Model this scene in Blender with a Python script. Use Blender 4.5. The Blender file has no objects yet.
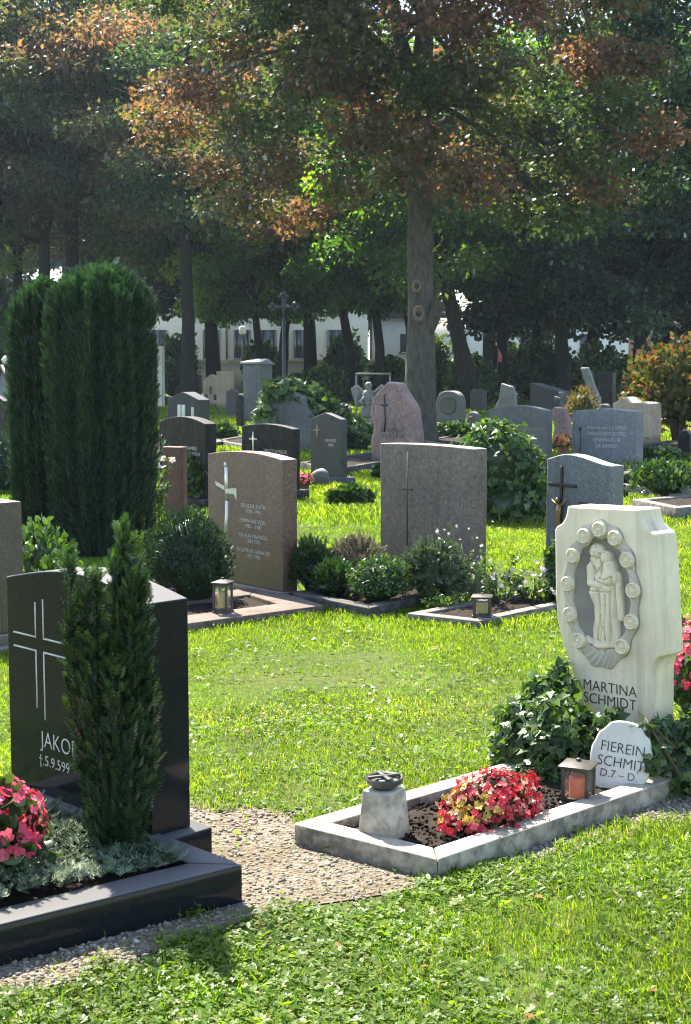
EXPOSURE = 1.95; HAZE = 0.00028
import bpy, math, random
import numpy as np
from mathutils import Vector, Matrix, geometry
from mathutils import noise as mnoise
R = math.radians
rng = np.random.default_rng(7)
random.seed(7)
scene = bpy.context.scene
COL = scene.collection
# ------------------------------------------------------------------ camera
F, CX, CY, CAMH = 1420.0, 345.5, 512.0, 1.6
PITCH = math.atan((CY - 365.0) / F)
C0 = Vector((0, 0, CAMH))
UP = Vector((0, math.sin(PITCH), math.cos(PITCH)))
FW = Vector((0, math.cos(PITCH), -math.sin(PITCH)))
def ray(px, py):
    return Vector(((px - CX) / F, 0, 0)) + UP * (-(py - CY) / F) + FW
def G(px, py, z=0.0):                       # the point of the plane z seen at a pixel
    r = ray(px, py)
    return C0 + r * ((z - CAMH) / r.z)
def AT(px, py, Y):                          # the point at depth Y seen at a pixel
    r = ray(px, py)
    return C0 + r * (Y / r.y)
def project(P):
    r = Vector(P) - C0
    d = r.dot(FW)
    return CX + F * r.x / d, CY - F * r.dot(UP) / d
cam_d = bpy.data.cameras.new('camera')
cam = bpy.data.objects.new('camera', cam_d); COL.objects.link(cam)
cam.location = C0; cam.rotation_euler = (math.pi / 2 - PITCH, 0, 0)
cam_d.sensor_fit = 'VERTICAL'; cam_d.sensor_height = 36.0; cam_d.lens = F / 1024 * 36
cam_d.clip_start = 0.05; cam_d.clip_end = 3000
cam_d.dof.use_dof = True; cam_d.dof.focus_distance = 7.0; cam_d.dof.aperture_fstop = 14.0
scene.camera = cam
# ------------------------------------------------------------------ mesh collector
class MB:
    def __init__(s): s.v = []; s.f = []; s.n = 0
    def add(s, v, faces, tint=0.5):
        v = np.asarray(v, float).reshape(-1, 3)
        byk = {}
        if isinstance(faces, np.ndarray): byk[faces.shape[1]] = (faces, None)
        else:
            idx = {}
            for i, f in enumerate(faces): idx.setdefault(len(f), []).append(i)
            for k, ii in idx.items(): byk[k] = (np.array([faces[i] for i in ii]), np.array(ii))
        t = np.asarray(tint, float)
        for k, (fa, ii) in byk.items():
            tt = np.full(len(fa), float(t)) if t.ndim == 0 else (t if ii is None else t[ii])
            s.f.append((fa + s.n, tt))
        s.v.append(v); s.n += len(v)
    def arrays(s): return np.concatenate(s.v), s.f
    def mesh(s, name, mat=None, smooth=None, origin=(0, 0, 0)):
        me = bpy.data.meshes.new(name)
        v = np.concatenate(s.v) - np.array(origin)
        lens = np.concatenate([np.full(len(f), f.shape[1]) for f, _ in s.f])
        vi = np.concatenate([f.ravel() for f, _ in s.f])
        ti = np.concatenate([t for _, t in s.f])
        me.vertices.add(len(v)); me.vertices.foreach_set('co', v.ravel().astype(np.float32))
        me.loops.add(len(vi)); me.loops.foreach_set('vertex_index', vi.astype(np.int32))
        me.polygons.add(len(lens))
        st = np.concatenate([[0], np.cumsum(lens)[:-1]])
        me.polygons.foreach_set('loop_start', st.astype(np.int32))
        me.update(calc_edges=True); me.validate()
        if len(me.polygons) == len(ti):
            a = me.attributes.new('tint', 'FLOAT', 'FACE'); a.data.foreach_set('value', ti.astype(np.float32))
        if mat: me.materials.append(mat)
        if smooth == 'all': me.polygons.foreach_set('use_smooth', np.ones(len(me.polygons), bool))
        elif smooth:
            me.polygons.foreach_set('use_smooth', np.ones(len(me.polygons), bool)); me.set_sharp_from_angle(angle=R(smooth))
        return me
def link(name, me, parent=None, loc=(0, 0, 0), rz=0.0):
    o = bpy.data.objects.new(name, me); COL.objects.link(o)
    o.location = loc; o.rotation_euler = (0, 0, rz)
    if parent: o.parent = parent
    return o
def obj(name, mb, mat, parent=None, loc=(0, 0, 0), rz=0.0, smooth=None, bevel=0, origin=(0, 0, 0), seg=2):
    o = link(name, mb.mesh(name, mat, smooth, origin), parent, loc, rz)
    if bevel:
        b = o.modifiers.new('bevel', 'BEVEL'); b.width = bevel; b.segments = seg; b.limit_method = 'ANGLE'; b.angle_limit = R(35)
        b.harden_normals = False
    return o
def tag(o, label=None, cat=None, group=None, kind=None):
    for k, val in (('label', label), ('category', cat), ('group', group), ('kind', kind)):
        if val: o[k] = val
    return o
def thing(name, label, cat, loc=(0, 0, 0), rz=0.0, group=None):
    return tag(link(name, None, None, loc, rz), label, cat, group)
def copy_tree(o, parent=None):
    c = o.copy(); COL.objects.link(c); c.parent = parent
    for ch in list(o.children): copy_tree(ch, c)
    return c
# ------------------------------------------------------------------ shapes
def box(mb, x0, x1, y0, y1, z0, z1, tint=0.5):
    v = [(x, y, z) for z in (z0, z1) for y in (y0, y1) for x in (x0, x1)]
    mb.add(v, [(0, 2, 3, 1), (4, 5, 7, 6), (0, 1, 5, 4), (2, 6, 7, 3), (0, 4, 6, 2), (1, 3, 7, 5)], tint)
def prism(mb, pts, y0, y1, tint=0.5):       # outline in x,z; extruded in y (y0 is the front)
    n = len(pts)
    v = [(x, y0, z) for x, z in pts] + [(x, y1, z) for x, z in pts]
    f = [tuple(range(n)), tuple(range(2 * n - 1, n - 1, -1))]
    f += [(i, i + n, (i + 1) % n + n, (i + 1) % n) for i in range(n)]
    mb.add(v, f, tint)
def slab(mb, pts, z0, z1, tint=0.5):        # outline in x,y (counter-clockwise)
    n = len(pts)
    v = [(p[0], p[1], z0) for p in pts] + [(p[0], p[1], z1) for p in pts]
    f = [tuple(range(n - 1, -1, -1)), tuple(range(n, 2 * n))]
    f += [(i, (i + 1) % n, (i + 1) % n + n, i + n) for i in range(n)]
    mb.add(v, f, tint)
def tube(mb, path, radii, n=8, tint=0.5, cap=True, wob=0.0):
    P = [Vector(p) for p in path]
    rings = []; ref = None
    for i, p in enumerate(P):
        t = (P[min(i + 1, len(P) - 1)] - P[max(i - 1, 0)]).normalized()
        if ref is None: ref = Vector((1, 0, 0)) if abs(t.x) < .8 else Vector((0, 1, 0))
        a = (ref - t * ref.dot(t)).normalized(); b = t.cross(a); ref = a
        rr = radii[i] if not np.isscalar(radii) else radii
        ring = []
        for k in range(n):
            an = 2 * math.pi * k / n
            r_ = rr * (1 + wob * mnoise.noise(Vector((math.cos(an) * 1.5, math.sin(an) * 1.5, i * .35 + p.x)))) if wob else rr
            ring.append(p + a * (math.cos(an) * r_) + b * (math.sin(an) * r_))
        rings.append(ring)
    v = [tuple(q) for r_ in rings for q in r_]
    f = []
    for i in range(len(P) - 1):
        for k in range(n):
            k2 = (k + 1) % n
            f.append((i * n + k, i * n + k2, (i + 1) * n + k2, (i + 1) * n + k))
    if cap: f += [tuple(range(n - 1, -1, -1)), tuple(range((len(P) - 1) * n, len(P) * n))]
    mb.add(v, f, tint)
def lathe(mb, prof, n=24, c=(0, 0, 0), tint=0.5):
    v = []; f = []
    for r_, z in prof:
        for k in range(n):
            an = 2 * math.pi * k / n
            v.append((c[0] + r_ * math.cos(an), c[1] + r_ * math.sin(an), c[2] + z))
    for i in range(len(prof) - 1):
        for k in range(n):
            k2 = (k + 1) % n
            f.append((i * n + k, i * n + k2, (i + 1) * n + k2, (i + 1) * n + k))
    f += [tuple(range(n - 1, -1, -1)), tuple(range((len(prof) - 1) * n, len(prof) * n))]
    mb.add(v, f, tint)
def ico(sub=1):
    import bmesh
    bm = bmesh.new(); bmesh.ops.create_icosphere(bm, subdivisions=sub, radius=1)
    v = np.array([p.co[:] for p in bm.verts]); f = np.array([[q.index for q in p.verts] for p in bm.faces]); bm.free()
    return v, f
ICO1, ICO2, ICO3, ICO4 = ico(1), ico(2), ico(3), ico(4)
def nz(p, s=1.0, o=0.0): return mnoise.noise(Vector((p[0] * s + o, p[1] * s + o * 1.7, p[2] * s - o)))
def lump(mb, c, rad, sub=ICO3, amp=0.15, fs=1.5, seed=0.0, tint=0.5):
    v, f = sub
    w = np.array([1 + amp * (nz(p, fs, seed) + .5 * nz(p, fs * 2.3, seed + 5)) for p in v])
    mb.add(v * w[:, None] * np.array(rad) + np.array(c), f, tint)
# ------------------------------------------------------------------ scattering
def unit(v): return v / np.maximum(np.linalg.norm(v, axis=-1, keepdims=True), 1e-9)
def rvec(n): return unit(rng.normal(size=(n, 3)))
def scatter(mb, tpl, pos, fwd, up, scale, tint=0.5):
    tv, tf = tpl
    pos = np.asarray(pos, float); N = len(pos)
    if N == 0: return
    fwd = unit(np.broadcast_to(np.asarray(fwd, float), (N, 3))); up = np.broadcast_to(np.asarray(up, float), (N, 3))
    x = np.cross(fwd, up); bad = np.linalg.norm(x, axis=1) < 1e-3
    if bad.any(): x[bad] = np.cross(fwd[bad], rvec(bad.sum()))
    x = unit(x); z = np.cross(x, fwd)
    M = np.stack([x, fwd, z], 2)
    sc = np.asarray(scale, float)
    if sc.ndim == 0: sc = np.full((N, 3), float(sc))
    elif sc.ndim == 1: sc = np.repeat(sc[:, None], 3, 1)
    v = np.einsum('nij,nkj->nki', M, tv[None] * sc[:, None, :]) + pos[:, None, :]
    k = len(tv)
    t = np.broadcast_to(np.asarray(tint, float), (N,))
    byk = {}
    for f in tf: byk.setdefault(len(f), []).append(f)
    base = mb.n + np.arange(N)[:, None, None] * k
    for kk, fl in byk.items():
        fa = (np.array(fl)[None] + base).reshape(-1, kk)
        mb.f.append((fa, np.repeat(t, len(fl))))
    mb.v.append(v.reshape(-1, 3)); mb.n += N * k
def T(v, f): return np.array(v, float), f
LEAF = T([(0, 0, 0), (.3, .45, .07), (0, 1, -.05), (-.3, .45, .07)], [(0, 1, 2), (0, 2, 3)])
ROUND = T([(0, 0, 0), (.34, .25, .05), (.42, .6, .06), (.2, .95, 0), (-.2, .95, 0), (-.42, .6, .06), (-.34, .25, .05)], [(0, 1, 2, 3), (0, 3, 4), (0, 4, 5, 6)])
MAPLE = T([(0, 0, 0), (.18, .15, .03), (.55, .12, .1), (.36, .42, .06), (.5, .75, .08), (.18, .66, .02), (0, 1.05, -.08),
           (-.18, .66, .02), (-.5, .75, .08), (-.36, .42, .06), (-.55, .12, .1), (-.18, .15, .03), (0, .4, 0)],
          [(12, 0, 1), (12, 1, 2, 3), (12, 3, 4, 5), (12, 5, 6, 7), (12, 7, 8, 9), (12, 9, 10, 11), (12, 11, 0)])
IVY = T([(0, 0, .0), (.3, -.12, .04), (.52, .22, .07), (.3, .4, .04), (.0, 1.0, -.08), (-.3, .4, .04), (-.52, .22, .07), (-.3, -.12, .04), (0, .3, -.02)],
        [(8, 0, 1), (8, 1, 2), (8, 2, 3), (8, 3, 4), (8, 4, 5), (8, 5, 6), (8, 6, 7), (8, 7, 0)])
def blade(bend, w=.06):
    return T([(-w, 0, 0), (w, 0, 0), (-w * .9, bend * .12, .4), (w * .9, bend * .12, .4), (-w * .6, bend * .5, .78), (w * .6, bend * .5, .78), (0, bend * 1.0, 1.0)],
             [(0, 1, 3, 2), (2, 3, 5, 4), (4, 5, 6)])
BLADES = [blade(.15, .03), blade(.5, .035), blade(.85, .03)]
def _clover():
    v = []; f = []
    for k in range(3):
        a = 2 * math.pi * k / 3
        ca, sa = math.cos(a), math.sin(a)
        o = len(v)
        for (x, y, z) in [(0, 0, 0), (.28, .3, .06), (.34, .7, .1), (.0, .82, .05), (-.34, .7, .1), (-.28, .3, .06)]:
            v.append((x * ca - y * sa, x * sa + y * ca, z))
        f += [(o, o + 1, o + 2, o + 3), (o, o + 3, o + 4, o + 5)]
    return T(v, f)
CLOVER = _clover()
def _sprig(n, ln, w, spread, droop=0.0):    # needled twig: axis +Y
    v = []; f = []
    for i in range(n):
        y = i / n
        L = ln * (1 - .55 * y * y)
        for s in (-1, 1):
            o = len(v)
            ang = spread
            ex, ey = s * L * math.sin(ang), y + L * math.cos(ang)
            zz = .05 * ((i * 7) % 3 - 1)
            v += [(0, y - w, 0), (0, y + w, 0), (ex, ey + w * .5, zz + droop), (ex, ey - w * .5, zz + droop)]
            f.append((o, o + 1, o + 2, o + 3))
    o = len(v)
    v += [(-.012, 0, 0), (.012, 0, 0), (0, 1.08, 0)]; f.append((o, o + 1, o + 2))
    return T(v, f)
YEW = _sprig(10, .30, .045, R(60), .03)
PLUME = _sprig(5, .42, .08, R(32), .04)
SILVER = _sprig(6, .3, .07, R(50), .08)
def _petals(n, cup, wid=.45):
    v = []; f = []
    for k in range(n):
        a = 2 * math.pi * k / n; ca, sa = math.cos(a), math.sin(a); o = len(v)
        for (x, y, z) in [(0, 0, 0), (wid, .5, cup * .4), (wid * .7, .95, cup), (-wid * .7, .95, cup), (-wid, .5, cup * .4)]:
            v.append((x * ca - y * sa, x * sa + y * ca, z))
        f += [(o, o + 1, o + 2), (o, o + 2, o + 3), (o, o + 3, o + 4)]
    return T(v, f)
FLOWER = _petals(4, .25); FLOWER2 = _petals(5, .6, .4)
def inpoly(x, y, poly):
    c = np.zeros(len(x), bool); n = len(poly); j = n - 1
    for i in range(n):
        xi, yi = poly[i][0], poly[i][1]; xj, yj = poly[j][0], poly[j][1]
        cond = ((yi > y) != (yj > y)) & (x < (xj - xi) * (y - yi) / ((yj - yi) or 1e-9) + xi)
        c ^= cond; j = i
    return c
def vnoise(x, y, s, seed=0):                # smooth value noise, vectorised
    X = x * s + seed * 17.3; Y = y * s - seed * 9.1
    xi = np.floor(X).astype(int); yi = np.floor(Y).astype(int); fx = X - xi; fy = Y - yi
    h = lambda a, b: (np.sin(a * 127.1 + b * 311.7 + seed * 3.3) * 43758.5453) % 1.0
    fx = fx * fx * (3 - 2 * fx); fy = fy * fy * (3 - 2 * fy)
    return (h(xi, yi) * (1 - fx) + h(xi + 1, yi) * fx) * (1 - fy) + (h(xi, yi + 1) * (1 - fx) + h(xi + 1, yi + 1) * fx) * fy
# ------------------------------------------------------------------ materials
class NT:
    def __init__(s, name):
        s.m = bpy.data.materials.new(name); s.m.use_nodes = True; s.t = s.m.node_tree; s.t.nodes.clear()
        s.out = s.n('ShaderNodeOutputMaterial')
    def n(s, typ, **kw):
        nd = s.t.nodes.new(typ)
        for k, v in kw.items():
            if k[0] == 'i' and k[1:].isdigit(): nd.inputs[int(k[1:])].default_value = v
            else: setattr(nd, k, v)
        return nd
    def l(s, a, b): s.t.links.new(a, b)
    def coord(s, which='Object', scale=None):
        c = s.n('ShaderNodeTexCoord').outputs[which]
        if scale:
            mp = s.n('ShaderNodeMapping'); mp.inputs['Scale'].default_value = scale; s.l(c, mp.inputs[0]); c = mp.outputs[0]
        return c
    def noise(s, co, scale, detail=3, rough=.55, dist=0):
        nd = s.n('ShaderNodeTexNoise'); nd.inputs['Scale'].default_value = scale; nd.inputs['Detail'].default_value = detail
        nd.inputs['Roughness'].default_value = rough; nd.inputs['Distortion'].default_value = dist
        s.l(co, nd.inputs['Vector']); return nd.outputs['Fac']
    def voro(s, co, scale, feature='F1', out='Distance'):
        nd = s.n('ShaderNodeTexVoronoi', feature=feature); nd.inputs['Scale'].default_value = scale; s.l(co, nd.inputs['Vector']); return nd.outputs[out]
    def ramp(s, fac, stops, interp='LINEAR'):
        nd = s.n('ShaderNodeValToRGB'); cr = nd.color_ramp; cr.interpolation = interp
        while len(cr.elements) < len(stops): cr.elements.new(.5)
        for e, (p, c) in zip(cr.elements, stops):
            e.position = p; e.color = (c, c, c, 1) if np.isscalar(c) else (*c, 1)
        s.l(fac, nd.inputs[0]); return nd.outputs[0]
    def mix(s, fac, a, b, mode='MIX'):
        nd = s.n('ShaderNodeMix', data_type='RGBA', blend_type=mode)
        for q, sock, v in ((0, nd.inputs[0], fac), (6, nd.inputs[6], a), (7, nd.inputs[7], b)):
            if isinstance(v, bpy.types.NodeSocket): s.l(v, sock)
            elif np.isscalar(v): sock.default_value = v if q == 0 else (v, v, v, 1)
            else: sock.default_value = (*v, 1)
        return nd.outputs[2]
    def bump(s, h, strength=.3, dist=.01, nrm=None):
        nd = s.n('ShaderNodeBump'); nd.inputs['Strength'].default_value = strength; nd.inputs['Distance'].default_value = dist
        s.l(h, nd.inputs['Height'])
        if nrm: s.l(nrm, nd.inputs['Normal'])
        return nd.outputs[0]
    def pbsdf(s, col, rough=.6, nrm=None, metal=0, spec=.5, **kw):
        b = s.n('ShaderNodeBsdfPrincipled')
        for nm, v in (('Base Color', col), ('Roughness', rough), ('Normal', nrm), ('Metallic', metal), ('Specular IOR Level', spec)):
            if v is None: continue
            if isinstance(v, bpy.types.NodeSocket): s.l(v, b.inputs[nm])
            elif nm == 'Base Color': b.inputs[nm].default_value = (*v, 1)
            else: b.inputs[nm].default_value = v
        for k, v in kw.items(): b.inputs[k].default_value = v
        return b.outputs[0]
    def done(s, sh): s.l(sh, s.out.inputs[0]); return s.m
def m_granite(name, c1, c2, c3, scale=60, rough=.45, stain=.25, polish=False, spec=.5, top_glare=.10):
    t = NT(name); co = t.coord()
    v = t.voro(co, scale, out='Color')
    sep = t.n('ShaderNodeSeparateColor'); t.l(v, sep.inputs[0])
    c = t.ramp(sep.outputs[0], [(0, c1), (.45, c2), (.8, c2), (1, c3)])
    f = t.noise(co, scale * 2.2, 2)
    c = t.mix(.45, c, t.ramp(f, [(.3, c1), (.5, c2), (.72, c3)]))
    big = t.noise(co, 2.2, 5, .6)
    c = t.mix(stain, c, t.mix(1, c, t.ramp(big, [(.3, .45), (.7, 1.25)]), 'MULTIPLY'))
    if not polish:                                     # rain streaks and soil splashed up from the ground
        sk = t.ramp(t.noise(t.coord('Object', (14, 14, .7)), 1.0, 5, .6, .3), [(.52, 0), (.72, .45)])
        c = t.mix(sk, c, t.mix(1, c, (.5, .48, .42), 'MULTIPLY'))
        sx = t.n('ShaderNodeSeparateXYZ'); t.l(co, sx.inputs[0])
        ad = t.n('ShaderNodeMath', operation='MULTIPLY_ADD'); t.l(t.noise(co, 9, 4), ad.inputs[0]); ad.inputs[1].default_value = -.34; t.l(sx.outputs[2], ad.inputs[2])
        c = t.mix(t.ramp(ad.outputs[0], [(0, .6), (.06, 0)]), c, (.06, .055, .032))
    rr = t.ramp(t.noise(co, 5, 4), [(.3, max(rough - .05, .03)), (.7, rough + (.08 if polish else .15))])
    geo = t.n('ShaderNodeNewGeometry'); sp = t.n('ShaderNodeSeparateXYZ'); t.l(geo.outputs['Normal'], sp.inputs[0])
    upf = t.ramp(sp.outputs[2], [(.55, 0), (.85, 1)])          # weathered, rougher upper faces, with sun glare painted in as paler colour
    rr = t.mix(upf, rr, max(rough, .5)); c = t.mix(t.mix(1, upf, .5, 'MULTIPLY'), c, tuple(min(.6, q * 1.1 + top_glare) for q in c3))
    return t.done(t.pbsdf(c, rr, None if polish else t.bump(f, .15, .002), 0, spec))
def m_plain(name, col, rough=.5, metal=0, var=.25, scale=8, bump=0, spec=.5):
    t = NT(name); co = t.coord(); f = t.noise(co, scale, 5, .6)
    c = t.mix(1, col, t.ramp(f, [(.25, 1 - var), (.75, 1 + var)]), 'MULTIPLY')
    return t.done(t.pbsdf(c, rough, t.bump(f, bump, .01) if bump else None, metal, spec))
def m_leaf(name, stops, rough=.5, trans=.45, gloss=.10, tmul=(1.5, 1.6, .7), var=.25):
    t = NT(name); at = t.n('ShaderNodeAttribute', attribute_name='tint')
    c = t.ramp(at.outputs['Fac'], stops)
    rnd = t.noise(t.coord('Object'), 2.0, 3)
    c = t.mix(1, c, t.ramp(rnd, [(.3, 1 - var), (.7, 1 + var)]), 'MULTIPLY')
    d = t.n('ShaderNodeBsdfDiffuse'); t.l(c, d.inputs[0])
    tr = t.n('ShaderNodeBsdfTranslucent'); t.l(t.mix(1, c, tmul, 'MULTIPLY'), tr.inputs[0])
    g = t.n('ShaderNodeBsdfGlossy'); g.inputs['Color'].default_value = (.9, .95, 1, 1); g.inputs['Roughness'].default_value = rough
    a = t.n('ShaderNodeMixShader'); a.inputs[0].default_value = trans; t.l(d.outputs[0], a.inputs[1]); t.l(tr.outputs[0], a.inputs[2])
    fr = t.n('ShaderNodeFresnel'); fr.inputs[0].default_value = 1.4
    mm = t.n('ShaderNodeMath', operation='MULTIPLY_ADD'); t.l(fr.outputs[0], mm.inputs[0]); mm.inputs[1].default_value = gloss * 1.2; mm.inputs[2].default_value = gloss * .12
    b = t.n('ShaderNodeMixShader'); t.l(mm.outputs[0], b.inputs[0]); t.l(a.outputs[0], b.inputs[1]); t.l(g.outputs[0], b.inputs[2])
    return t.done(b.outputs[0])
def m_bark(name, c1, c2, scale=(14, 14, 2.2), bs=.6):
    t = NT(name); co = t.coord('Object', scale)
    f = t.noise(co, 1.0, 6, .65, .6); g = t.noise(t.coord(), 3, 4)
    c = t.mix(t.ramp(g, [(.35, 0), (.7, .5)]), t.ramp(f, [(.3, c1), (.7, c2)]), (c2[0] * .85, c2[1] * .92, c2[2] * .8))
    return t.done(t.pbsdf(c, .9, t.bump(f, bs, .03), 0, .2))
# ------------------------------------------------------------------ light and sky
SUN_AZ, SUN_EL = R(-26), R(54)             # azimuth from +Y towards +X
sd = Vector((math.sin(SUN_AZ) * math.cos(SUN_EL), math.cos(SUN_AZ) * math.cos(SUN_EL), math.sin(SUN_EL)))
sl = bpy.data.lights.new('sun', 'SUN'); sl.energy = 5.0; sl.angle = R(.53); sl.color = (1, .93, .82)
so = bpy.data.objects.new('sun', sl); COL.objects.link(so); so.location = (-20, 60, 60)
so.rotation_euler = (-sd).to_track_quat('-Z', 'Y').to_euler()
w = bpy.data.worlds.new('World'); scene.world = w; w.use_nodes = True
nt = w.node_tree; bg = nt.nodes['Background']; sky = nt.nodes.new('ShaderNodeTexSky')
sky.sky_type = 'NISHITA'; sky.sun_disc = False; sky.sun_elevation = SUN_EL; sky.sun_rotation = SUN_AZ % (2 * math.pi)
sky.air_density = 1.0; sky.dust_density = .7; sky.ozone_density = 1.0
nt.links.new(sky.outputs[0], bg.inputs[0]); bg.inputs[1].default_value = .125
vs = scene.view_settings; vs.view_transform = 'Standard'; vs.look = 'None'; vs.exposure = EXPOSURE; vs.gamma = 1; vs.use_curve_mapping = False
vs.use_white_balance = True; vs.white_balance_temperature = 6950; vs.white_balance_tint = 10
scene.render.engine = 'CYCLES'
cy = scene.cycles; cy.max_bounces = 7; cy.diffuse_bounces = 3; cy.glossy_bounces = 3; cy.transmission_bounces = 5; cy.transparent_max_bounces = 8
cy.caustics_reflective = False; cy.caustics_refractive = False; cy.use_denoising = True; cy.use_adaptive_sampling = True; cy.adaptive_threshold = .02
cy.sample_clamp_indirect = 6; cy.filter_width = 1.1
try: cy.denoiser = 'OPENIMAGEDENOISE'
except Exception: pass
# ------------------------------------------------------------------ shared materials
M = {}
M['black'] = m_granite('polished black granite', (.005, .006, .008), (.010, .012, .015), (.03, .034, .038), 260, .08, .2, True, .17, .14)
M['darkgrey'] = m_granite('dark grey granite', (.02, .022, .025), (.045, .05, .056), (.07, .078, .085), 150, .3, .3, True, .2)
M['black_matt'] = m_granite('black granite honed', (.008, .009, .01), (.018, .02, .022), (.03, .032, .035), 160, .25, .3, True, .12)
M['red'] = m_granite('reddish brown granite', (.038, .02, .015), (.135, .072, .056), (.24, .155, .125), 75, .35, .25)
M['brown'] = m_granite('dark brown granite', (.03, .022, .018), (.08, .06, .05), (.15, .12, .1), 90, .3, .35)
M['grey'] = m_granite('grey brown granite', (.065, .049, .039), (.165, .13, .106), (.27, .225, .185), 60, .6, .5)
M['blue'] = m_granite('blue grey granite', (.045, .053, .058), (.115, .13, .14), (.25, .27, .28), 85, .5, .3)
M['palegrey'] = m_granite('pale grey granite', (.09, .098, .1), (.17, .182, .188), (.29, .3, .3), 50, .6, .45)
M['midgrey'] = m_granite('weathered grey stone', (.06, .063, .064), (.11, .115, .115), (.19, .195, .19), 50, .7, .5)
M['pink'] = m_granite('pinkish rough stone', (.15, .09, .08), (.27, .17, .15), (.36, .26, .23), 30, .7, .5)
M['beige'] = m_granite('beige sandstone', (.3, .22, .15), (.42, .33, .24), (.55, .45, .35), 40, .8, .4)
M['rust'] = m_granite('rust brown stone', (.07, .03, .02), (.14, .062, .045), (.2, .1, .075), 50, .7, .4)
def m_limestone(name, base, dark, stain=(.3, .26, .18)):
    t = NT(name); co = t.coord()
    c = t.ramp(t.noise(co, 3.2, 6, .6), [(.28, dark), (.62, base)])
    st = t.noise(t.coord('Object', (9, 9, .8)), 1.2, 5, .6, .4)
    c = t.mix(t.ramp(st, [(.48, 0), (.76, .7)]), c, stain)
    sp = t.noise(co, 55, 3); c = t.mix(t.ramp(sp, [(.62, 0), (.8, .5)]), c, (.22, .2, .16))
    return t.done(t.pbsdf(c, .75, t.bump(t.noise(co, 90, 4), .18, .003), 0, .3))
M['lime'] = m_limestone('pale limestone', (.77, .68, .50), (.58, .49, .345))
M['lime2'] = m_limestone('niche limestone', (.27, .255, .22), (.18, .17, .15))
M['lime3'] = m_limestone('garland limestone', (.5, .46, .37), (.34, .31, .25))
M['marble'] = m_limestone('white marble', (.66, .64, .58), (.5, .48, .43), (.4, .38, .33))
def m_concrete(name, base, dark, moss):
    t = NT(name); co = t.coord()
    c = t.ramp(t.noise(co, 7, 7, .65), [(.3, dark), (.65, base)])
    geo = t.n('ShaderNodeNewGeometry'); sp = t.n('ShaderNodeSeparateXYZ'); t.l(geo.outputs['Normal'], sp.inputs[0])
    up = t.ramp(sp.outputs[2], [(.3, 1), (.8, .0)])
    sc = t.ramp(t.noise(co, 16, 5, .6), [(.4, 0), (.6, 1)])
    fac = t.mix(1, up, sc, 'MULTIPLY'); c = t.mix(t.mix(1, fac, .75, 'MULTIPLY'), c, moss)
    return t.done(t.pbsdf(c, .85, t.bump(t.noise(co, 120, 4), .35, .004), 0, .25))
M['concrete'] = m_concrete('weathered concrete', (.43, .385, .31), (.26, .225, .175), (.085, .076, .055))
M['cement'] = m_concrete('pale cement', (.55, .5, .42), (.42, .38, .31), (.2, .18, .13))
M['kerbgrey'] = m_concrete('grey kerb stone', (.22, .205, .185), (.13, .12, .105), (.06, .055, .045))
M['kerbbrown'] = m_concrete('brown kerb stone', (.17, .135, .115), (.1, .08, .068), (.05, .04, .033))
M['kerbdark'] = m_concrete('dark kerb stone', (.1, .095, .09), (.06, .056, .052), (.03, .03, .026))
M['silver'] = m_plain('brushed metal inlay', (.5, .5, .48), .4, .6, .15, 30)
M['lettergrey'] = m_plain('pale grey letter paint', (.5, .48, .45), .6, 0, .2, 60)
M['lettergold'] = m_plain('dull gold letter paint', (.3, .21, .1), .5, .3, .2, 60)
M['letterdark'] = m_plain('dark letter paint', (.035, .03, .025), .7, 0, .2, 60)
M['bronze'] = m_plain('dark bronze', (.05, .042, .034), .45, .7, .3, 30)
M['gilt'] = m_plain('worn gilt bronze', (.22, .13, .06), .4, .7, .3, 60)
M['iron'] = m_plain('dark iron', (.05, .052, .055), .55, .5, .3, 20)
M['steel'] = m_plain('grey steel', (.15, .155, .16), .4, .7, .2, 20)
M['bowl'] = m_plain('charcoal glazed clay', (.05, .05, .05), .55, 0, .25, 40)
M['lamp'] = m_plain('aged lantern metal', (.07, .064, .057), .5, .5, .35, 60)
M['soil'] = m_plain('dark soil', (.022, .016, .012), .95, 0, .5, 30, .8, .2)
M['white'] = m_plain('white render', (.72, .71, .68), .85, 0, .08, 1.5)
M['greywall'] = m_plain('grey boundary wall', (.24, .22, .19), .9, 0, .3, 1.2)
M['salmon'] = m_plain('salmon render', (.6, .32, .22), .85, 0, .08, 1.5)
M['slate'] = m_plain('dark roof', (.05, .045, .045), .7, 0, .2, 2)
M['window'] = m_plain('dark window glass', (.03, .035, .04), .12, 0, .2, 2)
M['pinkcloth'] = m_plain('pink cloth', (.75, .22, .35), .8, 0, .1, 8)
M['redplastic'] = m_plain('red votive plastic', (.5, .02, .02), .25, 0, .1, 20)
M['wax'] = m_plain('yellow wax', (.42, .3, .06), .5, 0, .15, 20)
M['redwax'] = m_plain('orange red candle', (.8, .13, .02), .4, 0, .2, 20)
M['terra'] = m_plain('terracotta', (.3, .12, .07), .8, 0, .2, 20)
t = NT('lantern glass'); M['glass'] = t.done(t.pbsdf((.5, .5, .45), .1, None, 0, .5, Alpha=.10))
M['bark'] = m_bark('grey brown bark', (.022, .019, .016), (.12, .108, .092), (13, 13, 4.5), 1.0)
M['barkdark'] = m_bark('dark bark', (.008, .007, .006), (.032, .028, .024))
M['wood'] = m_plain('heartwood', (.17, .12, .08), .8, 0, .3, 20)
M['stem'] = m_plain('brown stem', (.07, .045, .028), .8, 0, .3, 20)
M['greenstem'] = m_plain('green stem', (.07, .1, .03), .7, 0, .3, 20)
gp = m_leaf
M['grass'] = m_leaf('grass blades', [(0, (.03, .08, .008)), (.45, (.082, .15, .012)), (.8, (.14, .19, .024)), (1, (.3, .26, .12))], .5, .54, .05, (2.6, 2.6, .75), .25)
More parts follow.
